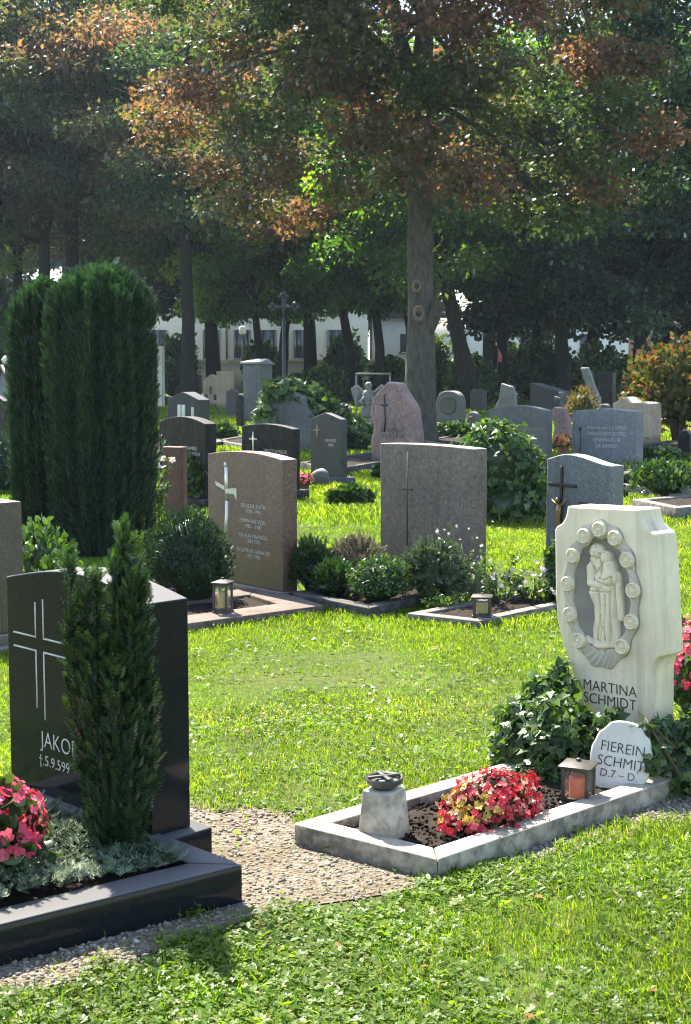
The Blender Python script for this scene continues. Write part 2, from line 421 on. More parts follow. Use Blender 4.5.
M['weed'] = m_leaf('lawn weed leaves', [(0, (.034, .08, .010)), (.5, (.085, .155, .018)), (.8, (.145, .205, .035)), (1, (.24, .22, .08))], .4, .5, .10, (2.5, 2.55, .7), .25)
M['ivy'] = m_leaf('ivy leaves', [(0, (.02, .05, .013)), (.5, (.05, .105, .02)), (1, (.13, .19, .06))], .4, .32, .2, (2, 2.2, .7), .25)
M['yew'] = m_leaf('yew needles', [(0, (.008, .022, .009)), (.5, (.016, .045, .014)), (.8, (.04, .09, .02)), (1, (.1, .18, .04))], .4, .2, .15)
M['cypress'] = m_leaf('columnar yew needles', [(0, (.008, .022, .014)), (.5, (.016, .043, .022)), (1, (.055, .12, .04))], .5, .2, .1, (1.5, 1.8, .7))
M['box'] = m_leaf('boxwood leaves', [(0, (.012, .035, .01)), (.6, (.035, .085, .016)), (1, (.12, .2, .03))], .35, .3, .2)
M['silverleaf'] = m_leaf('silver grey leaves', [(0, (.04, .07, .035)), (.6, (.13, .18, .11)), (1, (.32, .36, .27))], .6, .25, .05, (1, 1, .8))
M['heather'] = m_leaf('heather sprigs', [(0, (.05, .05, .035)), (.6, (.12, .105, .075)), (1, (.26, .22, .17))], .6, .25, .05, (1, 1, .8))
M['redflower'] = m_leaf('red begonia petals', [(0, (.5, .025, .07)), (.5, (.74, .085, .16)), (.85, (.82, .2, .28)), (1, (.82, .45, .45))], .4, .35, .1, (1.2, .8, .8), .1)
M['mixflower'] = m_leaf('mixed begonia petals and leaves', [(0, (.38, .016, .03)), (.34, (.58, .06, .09)), (.5, (.6, .2, .2)), (.62, (.6, .5, .36)), (.74, (.5, .36, .06)), (.86, (.10, .05, .03)), (1, (.045, .055, .02))], .4, .25, .12, (1.2, .9, .8), .15)
M['paleflower'] = m_leaf('pale flower petals', [(0, (.6, .5, .5)), (1, (.75, .72, .66))], .5, .3, .05, (1, 1, 1), .1)
M['orangeflower'] = m_leaf('orange flower petals', [(0, (.5, .12, .05)), (.6, (.65, .3, .12)), (1, (.6, .5, .2))], .5, .3, .05, (1, 1, 1), .1)
M['autumn'] = m_leaf('autumn shrub leaves', [(0, (.04, .07, .015)), (.4, (.09, .105, .025)), (.65, (.16, .13, .035)), (.85, (.16, .085, .03)), (1, (.16, .06, .028))], .45, .35, .1, (1.6, 1.5, .8))
M['fallen'] = m_leaf('fallen leaves', [(0, (.12, .06, .025)), (1, (.3, .16, .05))], .6, .3, .05, (1, 1, 1))
# crowns
M['crown_red'] = m_leaf('maple crown leaves', [(0, (.018, .042, .014)), (.4, (.042, .068, .019)), (.6, (.08, .07, .028)), (.8, (.12, .055, .042)), (1, (.165, .066, .056))], .4, .46, .12, (2.4, 2.7, 1.4), .35)
M['crown_copper'] = m_leaf('copper crown leaves', [(0, (.024, .054, .022)), (.45, (.05, .07, .03)), (.7, (.105, .068, .048)), (1, (.17, .08, .064))], .45, .45, .12, (2.4, 2.8, 1.3), .35)
M['crown_green'] = m_leaf('green crown leaves', [(0, (.012, .036, .016)), (.5, (.028, .066, .02)), (1, (.075, .12, .022))], .4, .5, .1, (4.0, 4.2, .8), .3)
M['crown_lime'] = m_leaf('bright green crown leaves', [(0, (.022, .066, .02)), (.5, (.055, .12, .026)), (1, (.13, .19, .028))], .4, .55, .08, (4.6, 4.6, .8), .3)
M['crown_blue'] = m_leaf('dark glossy crown leaves', [(0, (.01, .03, .02)), (.6, (.02, .052, .026)), (1, (.045, .08, .035))], .42, .35, .18, (2.8, 3.0, .8), .3)
# ------------------------------------------------------------------ ground
def m_ground():
    t = NT('lawn soil'); co = t.coord('Object')
    a = t.noise(co, 1.3, 6, .62); b = t.noise(co, 14, 5, .6)
    c = t.ramp(a, [(.3, (.045, .07, .018)), (.5, (.065, .105, .022)), (.68, (.09, .11, .03))])
    c = t.mix(t.ramp(b, [(.42, 0), (.62, .6)]), c, (.07, .055, .03))
    return t.done(t.pbsdf(c, .95, t.bump(b, .8, .03), 0, .1))
mb = MB(); mb.add([(-300, -60, 0), (300, -60, 0), (300, 400, 0), (-300, 400, 0)], [(0, 1, 2, 3)])
tag(obj('ground', mb, m_ground()), kind='structure')
GRAVEL_PX = [(-170, 1034), (0, 1000), (70, 982), (150, 953), (230, 926), (300, 908), (370, 898), (430, 886), (520, 866), (600, 845), (720, 815), (830, 785),
             (830, 752), (660, 790), (437, 866), (300, 832), (285, 812), (215, 800), (170, 806), (190, 850), (243, 895), (0, 945), (-170, 985)]
GRAVEL = [G(*p) for p in GRAVEL_PX]
def m_gravelbed():
    t = NT('gravel bed'); co = t.coord('Object')
    v = t.voro(co, 75, out='Color'); sp = t.n('ShaderNodeSeparateColor'); t.l(v, sp.inputs[0])
    c = t.ramp(sp.outputs[0], [(0, (.095, .078, .055)), (.5, (.17, .145, .11)), (1, (.27, .235, .19))])
    c = t.mix(t.ramp(t.noise(co, 3, 5), [(.45, 0), (.65, .75)]), c, (.12, .095, .06))
    return t.done(t.pbsdf(c, .9, t.bump(t.voro(co, 75), .9, .012), 0, .2))
mb = MB(); mb.add([(p.x, p.y, .004) for p in GRAVEL], [tuple(range(len(GRAVEL)))])
tag(obj('gravel_path', mb, m_gravelbed()), kind='structure')
PATH2 = [G(560, 470), G(900, 452), G(900, 462), G(640, 486), G(585, 488)]
mb = MB(); mb.add([(p.x, p.y, .004) for p in PATH2], [tuple(range(len(PATH2)))][::1])
tag(obj('sandy_path', mb, m_plain('pale sandy soil', (.3, .25, .17), .95, 0, .3, 2, .3)), kind='structure')
def leafpile(): pass
# ------------------------------------------------------------------ headstones and kerbs
KERBS = []                                  # ground footprints, kept free of grass
GR_STONE = 'gravestones of the cemetery'
GR_KERB = 'grave borders of the cemetery'
def solve_stone(xl, xc, xr, by, ty, a, zb=0.0):
    C = G(xc, by, zb)
    wd = Vector((math.cos(a), -math.sin(a), 0)); dd = Vector((math.sin(a), math.cos(a), 0))
    lo, hi = .02, 6
    for _ in range(50):
        m = (lo + hi) / 2
        if project(C - wd * m)[0] > xl: lo = m
        else: hi = m
    w_ = lo; lo, hi = .02, 3
    for _ in range(50):
        m = (lo + hi) / 2
        if project(C + dd * m)[0] < xr: lo = m
        else: hi = m
    t_ = lo; lo, hi = .02, 6
    for _ in range(50):
        m = (lo + hi) / 2
        if project(C + Vector((0, 0, m)))[1] > ty: lo = m
        else: hi = m
    return C - wd * (w_ / 2), w_, t_, lo
def profile(kind, w_, h, rise, zb=0.0, n=22):
    xs = np.linspace(-w_ / 2, w_ / 2, n)
    u = xs / (w_ / 2)
    if kind == 'arch': z = h + rise * (1 - u * u)
    elif kind == 'bell': z = h + rise * (.5 * (.5 + .5 * np.cos(np.pi * u)) + .5 * (1 - np.abs(u) ** 3))
    elif kind == 'peak': z = h + rise * (1 - np.abs(u)) ** .9
    elif kind == 'wave': z = h + rise * (.5 + .5 * np.cos(np.pi * np.clip((u + .35) / 1.35, -1, 1))) * np.where(u < -.35, .6 + .4 * (1 - ((-.35 - u) / .65) ** 2), 1)
    elif kind == 'slope': z = h + rise * (1 - u) / 2
    elif kind == 'round': z = h - rise + rise * np.sqrt(np.maximum(1 - np.abs(u) ** 2.4, 0))
    elif kind == 'swan': z = h + rise * (.55 * np.exp(-((u + .45) / .35) ** 2) + .12 * np.sin(3 * u)) / .55
    else: z = np.full(n, h)
    return [(-w_ / 2, zb)] + [(w_ / 2, zb)] + [(float(x), float(q)) for x, q in zip(xs[::-1], z[::-1])]
def text_mb(body, size, align='CENTER', extrude=.0008, spacing=1.0, xs=1.0):
    cu = bpy.data.curves.new('lettering', 'FONT'); cu.body = body; cu.size = size; cu.align_x = align; cu.extrude = extrude
    cu.space_line = spacing; cu.offset = -size * .012; cu.resolution_u = 3
    o = bpy.data.objects.new('lettering', cu); COL.objects.link(o)
    me = bpy.data.meshes.new_from_object(o.evaluated_get(bpy.context.evaluated_depsgraph_get()))
    v = np.array([p.co[:] for p in me.vertices]); f = [tuple(p.vertices) for p in me.polygons]
    bpy.data.objects.remove(o); bpy.data.curves.remove(cu); bpy.data.meshes.remove(me)
    return np.stack([v[:, 0] * xs, -v[:, 2], v[:, 1]], 1), f
def lettering(parent, body, size, x, z, mat, y=-.0012, name='lettering', align='CENTER', spacing=1.0, xs=1.0):
    v, f = text_mb(body, size, align, .0008, spacing, xs)
    mb = MB(); mb.add(v + np.array([x, y, z]), f)
    return obj(name, mb, M[mat], parent)
def headstone(name, label, px, top, a, kind, mat, rise=0.0, plinth=None, plinth_mat=None, bevel=.006, cat='gravestone', zb=0.0, t_fix=None, base_z=0.0):
    xl, xc, xr, by = px
    P, w_, t_, h = solve_stone(xl, xc, xr, by, top, R(a))
    if t_fix: t_ = t_fix
    root = thing(name, label, cat, P, -R(a), GR_STONE)
    if by < 520: root.rotation_euler[1] = R(random.uniform(-1.1, 1.1))
    z0 = plinth[1] if plinth else 0
    mb = MB(); prism(mb, profile(kind, w_, h, rise, z0 + .001 if plinth else base_z - .02), 0, t_)
    obj('stone', mb, M[mat], root, bevel=bevel, smooth=40)
    if plinth:
        o_, ph = plinth
        mb = MB(); box(mb, -w_ / 2 - o_, w_ / 2 + o_, -o_, t_ + o_, -.02, ph)
        obj('plinth', mb, M[plinth_mat or mat], root, bevel=.006)
    KERBS.append([P + Matrix.Rotation(-R(a), 3, 'Z') @ Vector(q) for q in ((-w_ / 2 - .03, -.05, 0), (w_ / 2 + .03, -.05, 0), (w_ / 2 + .03, t_ + .03, 0), (-w_ / 2 - .03, t_ + .03, 0))])
    return root, w_, t_, h
def kerb(label, corner, right, left, mat, width=.09, h=.07, ru=1.0, lv=1.0, u_len=None, v_len=None, name='grave_kerb', soil=True, soil_z=None):
    A = G(*corner, h); u = G(*right, h) - A; v = G(*left, h) - A
    u = u.normalized() * u_len if u_len else u * ru
    v = v.normalized() * v_len if v_len else v * lv
    A2 = Vector((A.x, A.y, 0)); u.z = v.z = 0
    un, vn = u.normalized(), v.normalized()
    o = [Vector((0, 0, 0)), u, u + v, v]
    i_ = [un * width + vn * width, u - un * width + vn * width, u - un * width + v - vn * width, v - vn * width + un * width]
    mb = MB()
    g = .0015
    for k in range(4):                      # four stones butted at the corners
        k2 = (k + 1) % 4
        e = (o[k2] - o[k]).normalized() * g
        slab(mb, [o[k] + e, o[k2] - e, i_[k2] - e, i_[k] + e], -.05, h)
    ob = obj(name, mb, M[mat], None, A2, bevel=.006)
    tag(ob, label, 'grave border', GR_KERB)
    KERBS.append([A2 + q for q in o])
    if soil:
        sz = soil_z if soil_z is not None else h - .025
        mb = MB(); nx, ny = 46, 34
        pts = []
        for b in range(ny):
            for a_ in range(nx):
                s, r_ = a_ / (nx - 1), b / (ny - 1)
                p = i_[0] * (1 - s) * (1 - r_) + i_[1] * s * (1 - r_) + i_[2] * s * r_ + i_[3] * (1 - s) * r_
                e = min(s, 1 - s, r_, 1 - r_)
                pts.append((p.x, p.y, sz + .012 * min(1, e * 8) + (.012 * nz((p.x, p.y, 0), 14) + .008 * nz((p.x, p.y, 0), 45) if e > 0 else 0)))
        mb.add(pts, [(b * nx + a_, b * nx + a_ + 1, (b + 1) * nx + a_ + 1, (b + 1) * nx + a_) for b in range(ny - 1) for a_ in range(nx - 1)])
        tag(obj('soil', mb, M['soil'], None, A2, smooth='all'), kind='structure')
    return A2, u, v
# ------------------------------------------------------------------ plants
def dome(n, c, rad, zmin=-.1, noise=.12, shell=(.75, 1.0), fs=2.2, seed=0.0):
    d = rvec(n * 2); d = d[d[:, 2] > zmin][:n]
    k = np.array([1 + noise * (nz(p, fs, seed) * 1.6 + .6 * nz(p, fs * 2.5, seed + 3)) for p in d])
    r_ = rng.uniform(shell[0] ** 3, shell[1] ** 3, len(d)) ** (1 / 3)
    return np.array(c) + d * (k * r_)[:, None] * np.array(rad), d, r_ * k
def shrub(name, label, loc, rad, n, leaf, mat, tpl=LEAF, group=None, cat='shrub', core=.8, noise=.14, upw=.4, seed=1.0, tint=(.15, .95), stems=True, wide=.8, zc=.75, flowers=None, zmin=-.35):
    root = thing(name, label, cat, loc, 0, group)
    c = (0, 0, rad[2] * zc)
    P, D, K = dome(n, c, rad, zmin, noise, (.72, 1.03), 2.4, seed)
    keep = P[:, 2] > .01; P, D, K = P[keep], D[keep], K[keep]
    mb = MB()
    if core: lump(mb, (0, 0, rad[2] * zc), tuple(np.array(rad) * core), ICO3, .2, 2.4, seed, .1)
    fwd = unit(D * .7 + np.array([0, 0, upw]) + rng.normal(size=P.shape) * .55)
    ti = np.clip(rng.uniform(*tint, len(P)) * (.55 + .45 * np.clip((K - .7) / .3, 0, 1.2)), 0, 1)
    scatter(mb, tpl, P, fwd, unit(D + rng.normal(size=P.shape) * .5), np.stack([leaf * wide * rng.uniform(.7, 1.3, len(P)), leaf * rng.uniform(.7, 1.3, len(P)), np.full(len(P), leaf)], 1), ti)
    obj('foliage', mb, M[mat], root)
    if stems:
        mb = MB()
        for k in range(6):
            an = rng.uniform(0, 6.28); q = rng.uniform(.1, .5)
            tube(mb, [(.02 * math.cos(an), .02 * math.sin(an), -.02), (rad[0] * q * math.cos(an), rad[1] * q * math.sin(an), rad[2] * zc)], [.012 + rad[0] * .02, .005], 6)
        obj('stem', mb, M['stem'], root)
    if flowers:
        fm, fn, fs_, ft = flowers
        P, D, K = dome(fn, c, np.array(rad) * 1.04, .0, noise, (.93, 1.05), 2.4, seed)
        mb = MB(); scatter(mb, FLOWER, P, unit(np.cross(D, rvec(len(P)))), unit(D + rng.normal(size=P.shape) * .35), fs_ * rng.uniform(.7, 1.2, len(P)), rng.uniform(*ft, len(P)))
        obj('flowers', mb, M[fm], root)
    return root
def ivy_mass(name, label, blobs, n, leaf, loc, stems=(), mat='ivy', cat='ivy', droop=.35, group=None):
    root = thing(name, label, cat, loc, 0, group)
    mb = MB()
    tot = sum(b[1][0] * b[1][2] for b in blobs)
    for bi, (c, rad) in enumerate(blobs):
        k = int(n * rad[0] * rad[2] / tot)
        P, D, K = dome(k, c, rad, -.5, .2, (.78, 1.06), 2.5, bi * 3.1)
        keep = P[:, 2] > .005; P, D, K = P[keep], D[keep], K[keep]
        lump(mb, c, tuple(np.array(rad) * .74), ICO3, .2, 2.5, bi * 3.1, .05)
        fwd = unit(D * .35 + np.array([0, 0, -droop]) + rng.normal(size=P.shape) * .55)
        scatter(mb, IVY, P, fwd, unit(D + np.array([0, 0, .25]) + rng.normal(size=P.shape) * .35), leaf * rng.uniform(.55, 1.25, len(P)), np.clip(rng.beta(1.6, 2.4, len(P)) * 1.1, 0, 1))
    obj('leaves', mb, M[mat], root)
    if stems:
        mb = MB()
        for s in stems: tube(mb, s, .005, 6)
        obj('stem', mb, M['stem'], root)
    return root
def lantern(label, px, by, hgt_px, candle, zb=.0, rz=.5, wf=.55, group='grave lanterns'):
    P = G(px, by, zb); d = (P - C0).dot(FW); h = hgt_px * d / F; s = h * wf
    root = thing('grave_lantern', label, 'lantern', P, rz, group)
    k = s / 2
    mb = MB(); box(mb, -k, k, -k, k, 0, h * .07); box(mb, -k * .9, k * .9, -k * .9, k * .9, h * .07, h * .1); obj('base', mb, M['lamp'], root, bevel=.002)
    mb = MB()
    for sx in (-1, 1):
        for sy in (-1, 1):
            box(mb, sx * k * .78 - k * .12, sx * k * .78 + k * .12, sy * k * .78 - k * .12, sy * k * .78 + k * .12, h * .1, h * .82)
    for ax in range(4):
        c, s_ = [(1, 0), (0, 1), (-1, 0), (0, -1)][ax]
        for z in (.13, .79):
            if c: box(mb, c * k * .78 - k * .06, c * k * .78 + k * .06, -k * .66, k * .66, h * (z - .03), h * (z + .03))
            else: box(mb, -k * .66, k * .66, s_ * k * .78 - k * .06, s_ * k * .78 + k * .06, h * (z - .03), h * (z + .03))
    obj('frame', mb, M['lamp'], root, bevel=.001)
    mb = MB(); q = k * 1.08
    v = [(-q, -q, h * .82), (q, -q, h * .82), (q, q, h * .82), (-q, q, h * .82), (-q, -q, h * .855), (q, -q, h * .855), (q, q, h * .855), (-q, q, h * .855),
         (-k * .25, -k * .25, h * .92), (k * .25, -k * .25, h * .92), (k * .25, k * .25, h * .92), (-k * .25, k * .25, h * .92)]
    mb.add(v, [(3, 2, 1, 0), (0, 1, 5, 4), (1, 2, 6, 5), (2, 3, 7, 6), (3, 0, 4, 7), (4, 5, 9, 8), (5, 6, 10, 9), (6, 7, 11, 10), (7, 4, 8, 11), (8, 9, 10, 11)])
    rf = obj('roof', mb, M['lamp'], root, bevel=.0015)
    mb = MB(); lathe(mb, [(k * .12, h * .921), (k * .2, h * .95), (k * .12, h * .98)], 10); obj('finial', mb, M['lamp'], rf)
    for ax in range(4):
        mb = MB()
        if ax % 2 == 0: x = k * .78 * (1 - ax); box(mb, x - .001, x + .001, -k * .65, k * .65, h * .165, h * .755)
        else: y = k * .78 * (2 - ax); box(mb, -k * .65, k * .65, y - .001, y + .001, h * .165, h * .755)
        obj('glass_pane', mb, M['glass'], root)
    mb = MB(); lathe(mb, [(k * .58, h * .101), (k * .6, h * .15), (k * .6, h * .57), (k * .5, h * .6)], 16); obj('candle', mb, M[candle], root, smooth=40)
    return root

# ================================================================== dark grave in the left foreground
JA = 45
jr, jw, jt, jh = headstone('headstone', 'tall polished black headstone with an outlined cross, half hidden by a narrow yew', (12, 152, 191, 872), 604, JA, 'bell', 'black', .055, (.05, .11), 'black', .004)
mb = MB()                                   # the cross: outlined double lines
cxl, cz, lw = -jw * .5 + jw * .25, jh - .215, .006
def bar(x0, x1, z0, z1): box(mb, x0, x1, -.0014, .004, z0, z1)
g_ = .021; L = jw * .2
bar(cxl - g_ - lw, cxl - g_, cz + g_, jh - .07); bar(cxl + g_, cxl + g_ + lw, cz + g_, jh - .055)
bar(cxl - g_ - lw, cxl - g_, jh - .44, cz - g_); bar(cxl + g_, cxl + g_ + lw, jh - .475, cz - g_)
bar(cxl - L, cxl - g_ - lw - .001, cz + g_, cz + g_ + lw); bar(cxl - L, cxl - g_ - lw - .001, cz - g_ - lw, cz - g_)
bar(cxl + g_ + lw + .001, cxl + L, cz + g_, cz + g_ + lw); bar(cxl + g_ + lw + .001, cxl + L, cz - g_ - lw, cz - g_)
obj('cross', mb, M['lettergrey'], jr)
lettering(jr, 'JAKOB', .08, -jw * .5 + jw * .245, .29, 'lettergrey', align='LEFT', xs=.95)
lettering(jr, '\u2020.5.9.599', .052, -jw * .5 + jw * .225, .225, 'lettergrey', align='LEFT', xs=1.0, name='date_lettering')
kA, kU, kV = kerb('glossy black granite border of the grave with the narrow yew', (243, 864), (0, 924), (203, 849), 'black', .11, .12, u_len=2.2, v_len=1.15, soil_z=.075)
# narrow yew
def plume_yew(name, label, loc, plumes, nspr, slen, mat, tpl, lean=.55, group=None, cat='yew', core=True, tipcol=.35):
    root = thing(name, label, cat, loc, 0, group)
    mb = MB(); st = MB()
    tot = sum(p[3] * p[2] for p in plumes)
    for (dx, dy, h, r_, z0) in plumes:
        k = int(nspr * r_ * h / tot)
        z = rng.uniform(0, 1, k) ** .9; an = rng.uniform(0, 2 * np.pi, k)
        rr = r_ * np.minimum(1, np.sqrt(np.clip((1.03 - z) * 3.2, 0, 1))) * np.minimum(1, .6 + z * 1.5) * (.72 + .4 * vnoise(an * 1.5, z * h * 7, 1.0, int(dx * 977) % 50 + 3)) * rng.uniform(.55, 1.08, k)
        P = np.stack([dx + rr * np.cos(an), dy + rr * np.sin(an), z0 + z * (h - z0)], 1)
        D = np.stack([np.cos(an), np.sin(an), np.zeros(k)], 1)
        fwd = unit(D * rng.uniform(.25, .95, k)[:, None] * lean * 1.6 + np.array([0, 0, 1.0]) + rng.normal(size=P.shape) * .22)
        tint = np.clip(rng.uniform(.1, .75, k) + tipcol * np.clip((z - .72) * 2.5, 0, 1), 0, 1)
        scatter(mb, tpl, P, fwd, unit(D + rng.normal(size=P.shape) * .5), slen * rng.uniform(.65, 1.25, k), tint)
        if core:
            m_ = 9; zz = np.linspace(z0 + .02, z0 + (h - z0) * .9, m_)
            tube(mb, [(dx, dy, q) for q in zz], [r_ * .55 * min(1, (.5 + i * .4)) * math.sqrt(max(0.02, 1 - (i / (m_ - .5)) ** 3)) for i in range(m_)], 8, .05, True, .3)
        tube(st, [(dx * .3, dy * .3, -.02), (dx * .6, dy * .6, h * .25), (dx, dy, h * .6)], [.012, .009, .003], 6)
    obj('foliage', mb, M[mat], root); obj('stem', st, M['stem'], root)
    return root
yp = G(118, 880)
yp.z = .09
pl = [(0, 0, .72, .075, .0), (-.06, -.02, .68, .065, .05), (.05, .02, .72, .065, .0), (.01, -.06, .62, .07, .0), (.075, -.01, .66, .055, .08), (-.105, 0, .68, .045, .25), (.095, .02, .58, .05, .15), (-.03, .04, .7, .05, .1),
      (-.142, .0, .95, .014, .5), (-.125, .02, .78, .03, .4), (-.085, .0, .88, .014, .55), (-.06, .03, .86, .012, .5),
      (.03, .0, 1.03, .02, .5), (.045, .03, .96, .022, .55), (.075, -.01, .97, .02, .5), (.1, .02, .86, .022, .4), (.005, -.02, .93, .014, .4), (.06, -.04, .88, .025, .4), (-.03, -.07, .4, .055, 0), (.05, -.07, .45, .05, 0)]
plume_yew('narrow_yew', 'narrow dark green yew growing in front of the polished black headstone', yp, [(a * .92, b, h, r_ * .88, z) for a, b, h, r_, z in pl], 5000, .042, 'yew', YEW, tipcol=.5)
# red begonias at the left edge
bp = G(-1, 920); bp.z = .085
shrub('begonia', 'mound of crimson begonias beside the silver ground cover at the black headstone', bp + Vector((-.05, .05, 0)), (.17, .16, .165), 260, .05, 'box', ROUND, 'bedding flowers on the graves', 'flowers', .62, .2, .3, 2.0, (.2, .8), True, .9, .8, ('redflower', 420, .019, (.1, .9)))
# silver ground cover of little shoots
inn = [kA + kU.normalized() * .12 + kV.normalized() * .118, kA + kU * .97 + kV.normalized() * .118, kA + kU * .97 + kV * .8, kA + kU.normalized() * .12 + kV * .8]
def fill(poly, n):
    xs = [p.x for p in poly]; ys = [p.y for p in poly]
    x = rng.uniform(min(xs), max(xs), n * 3); y = rng.uniform(min(ys), max(ys), n * 3)
    k = inpoly(x, y, [(p.x, p.y) for p in poly]); return x[k][:n], y[k][:n]
x, y = fill(inn, 9000)
dy = np.hypot(x - yp.x, y - yp.y); keep = dy > .1; x, y = x[keep], y[keep]
hgt = .012 + .06 * vnoise(x, y, 9, 4) * rng.uniform(.3, 1, len(x))
an = rng.uniform(0, 6.28, len(x))
fw_ = np.stack([np.cos(an), np.sin(an), rng.uniform(.1, .9, len(x))], 1)
mb = MB(); P = np.stack([x, y, .108 + hgt], 1)
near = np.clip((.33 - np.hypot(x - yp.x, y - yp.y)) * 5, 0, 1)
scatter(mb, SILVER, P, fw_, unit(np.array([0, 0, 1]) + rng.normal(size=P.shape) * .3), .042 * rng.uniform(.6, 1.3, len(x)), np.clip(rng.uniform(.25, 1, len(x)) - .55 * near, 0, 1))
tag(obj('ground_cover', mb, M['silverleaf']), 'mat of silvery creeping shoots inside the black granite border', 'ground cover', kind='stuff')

# ================================================================== pale grave on the right
MA = 47
mp, mw, mt, mh = solve_stone(557, 662, 684, 785, 539, R(MA))
mroot = thing('headstone', 'cream limestone headstone carved with an oval relief of a woman holding a child', 'gravestone', mp, -R(MA), GR_STONE)
mroot.rotation_euler = (0, R(-1.8), -R(MA))
top = lo = .5
for _ in range(1): pass
lo, hi = .5, 2
for _ in range(40):
    m_ = (lo + hi) / 2
    q = mp + Matrix.Rotation(-R(MA), 3, 'Z') @ Vector((mw * .25, 0, m_))
    if project(q)[1] > 511: lo = m_
    else: hi = m_
mtop = lo
def arc(cx, cz, r1, r2, a0, a1, n=8): return [(cx + r1 * math.cos(R(a0 + (a1 - a0) * i / n)), cz + r2 * math.sin(R(a0 + (a1 - a0) * i / n))) for i in range(n + 1)]
sh, tp, bz = mh, mtop, mh * .535
o_ = [(.22, 0), (.915, 0), (.915, bz * .80)] + [(.915 + .085 * (1 - math.cos(R(q))), bz * .80 + bz * .16 * math.sin(R(q))) for q in (20, 40, 60, 80, 90)] + [(1.0, bz)]
o_ += [(.965, sh - .12), (.94, sh)] + [(.94 - .135 * math.sin(R(q)), sh + .01 + (tp - sh - .01) * (1 - math.cos(R(q)))) for q in (10, 25, 40, 55, 70, 80, 90)]
o_ += [(.125, tp)] + [(.125 * math.cos(R(q)), sh + .01 + (tp - sh - .01) * (1 - math.sin(R(q)))) for q in (15, 30, 45, 60, 75)][:0]
o_ += [(.0 + .125 * math.sin(R(q)), sh + .012 + (tp - sh - .012) * (1 - math.cos(R(q)))) for q in (80, 70, 55, 40, 25, 10)] + [(0, sh), (0, bz * 1.35), (.02, bz * 1.12), (.07, bz * .95), (.14, bz * .8), (.2, bz * .62)]
outl = [((u - .5) * mw, z) for u, z in o_]
# front with an oval opening for the niche
rc = (-.5 * mw + .455 * mw, 0.0)
def zpx(py, u):                              # height of a picture row on the front plane
    lo, hi = 0, 3
    for _ in range(40):
        m = (lo + hi) / 2
        if project(mp + Matrix.Rotation(-R(MA), 3, 'Z') @ Vector(((u - .5) * mw, 0, m)))[1] > py: lo = m
        else: hi = m
    return lo
rz_ = zpx(595, .455); ra = mw * .345; rb = (zpx(524, .455) - zpx(664, .455)) / 2
ia, ib = ra * .80, rb * .86
NE = 72
ell = [(rc[0] + ia * math.cos(2 * math.pi * k / NE), rz_ + ib * math.sin(2 * math.pi * k / NE)) for k in range(NE)]
tri = geometry.tessellate_polygon([[Vector((x, z, 0)) for x, z in outl], [Vector((x, z, 0)) for x, z in ell]])
allp = outl + ell
mb = MB(); n = len(outl)
v = [(x, 0, z) for x, z in allp] + [(x, mt, z) for x, z in outl]
f = []
for t_ in tri:
    a, b, c = [allp[i] for i in t_]
    if (b[0] - a[0]) * (c[1] - a[1]) - (b[1] - a[1]) * (c[0] - a[0]) < 0: t_ = t_[::-1]
    f.append(tuple(t_))
N_ = len(allp)
f += [tuple(range(N_ + n - 1, N_ - 1, -1))] + [(i, i + N_, (i + 1) % n + N_, (i + 1) % n) for i in range(n)]
mb.add(v, f)
obj('stone', mb, M['lime'], mroot, bevel=.007, smooth=40)
# the niche floor (a bowl behind the opening)
mb = MB(); NR = 26
v = []; f = []
for i in range(NR + 1):
    r_ = i / NR
    dep = .03 * (1 - r_ ** 6) if r_ < 1 else 0
    for k in range(NE):
        an = 2 * math.pi * k / NE
        x, z = rc[0] + ia * r_ * math.cos(an), rz_ + ib * r_ * math.sin(an)
        v.append((x, dep + .0015 * nz((x, z, 0), 60) * (r_ < 1), z))
for i in range(NR):
    for k in range(NE):
        k2 = (k + 1) % NE; f.append((i * NE + k, i * NE + k2, (i + 1) * NE + k2, (i + 1) * NE + k))
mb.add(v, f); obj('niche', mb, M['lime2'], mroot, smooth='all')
# garland ring
mb = MB(); ring = MB()
NM = 13
def heightgrid(mb, x0, x1, z0, z1, nx, nzz, fn, y0):
    xs = np.linspace(x0, x1, nx); zs = np.linspace(z0, z1, nzz)
    X, Z = np.meshgrid(xs, zs); H = fn(X, Z)
    v = np.stack([X, y0 - np.maximum(H, -.004), Z], 2).reshape(-1, 3)
    i = np.arange(nx * nzz).reshape(nzz, nx)
    q = np.stack([i[:-1, :-1], i[:-1, 1:], i[1:, 1:], i[1:, :-1]], 2).reshape(-1, 4)
    hm = np.stack([H[:-1, :-1], H[:-1, 1:], H[1:, 1:], H[1:, :-1]], 2).reshape(-1, 4).max(1)
    mb.add(v, q[hm > 0])
pos = [(rc[0] + ra * .9 * math.cos(R(90 + 360 / NM * (k + 0))), rz_ + rb * .93 * math.sin(R(90 + 360 / NM * k))) for k in range(NM + 0)]
pos = [p for k, p in enumerate(pos)]
def fring(X, Z):
    dx, dz = (X - rc[0]), (Z - rz_)
    rho = np.hypot(dx / (ra * .9), dz / (rb * .93)); an = np.arctan2(dz / (rb * .93), dx / (ra * .9))
    scal = .022 + .004 * np.cos(an * NM - R(90) * NM)
    d = np.abs(rho - 1) * ra * .95
    H = np.sqrt(np.maximum(1 - (d / scal) ** 2, 0)) * .008
    twist = .5 + .5 * np.sin(an * NM * 3 + (rho - 1) * 42)
    H = H * (.65 + .5 * twist)
    return np.where(d < scal, H, -1)
heightgrid(ring, rc[0] - ra * 1.15, rc[0] + ra * 1.15, rz_ - rb * 1.12, rz_ + rb * 1.12, 230, 330, fring, -.003)
bk_ = MB(); pts = []
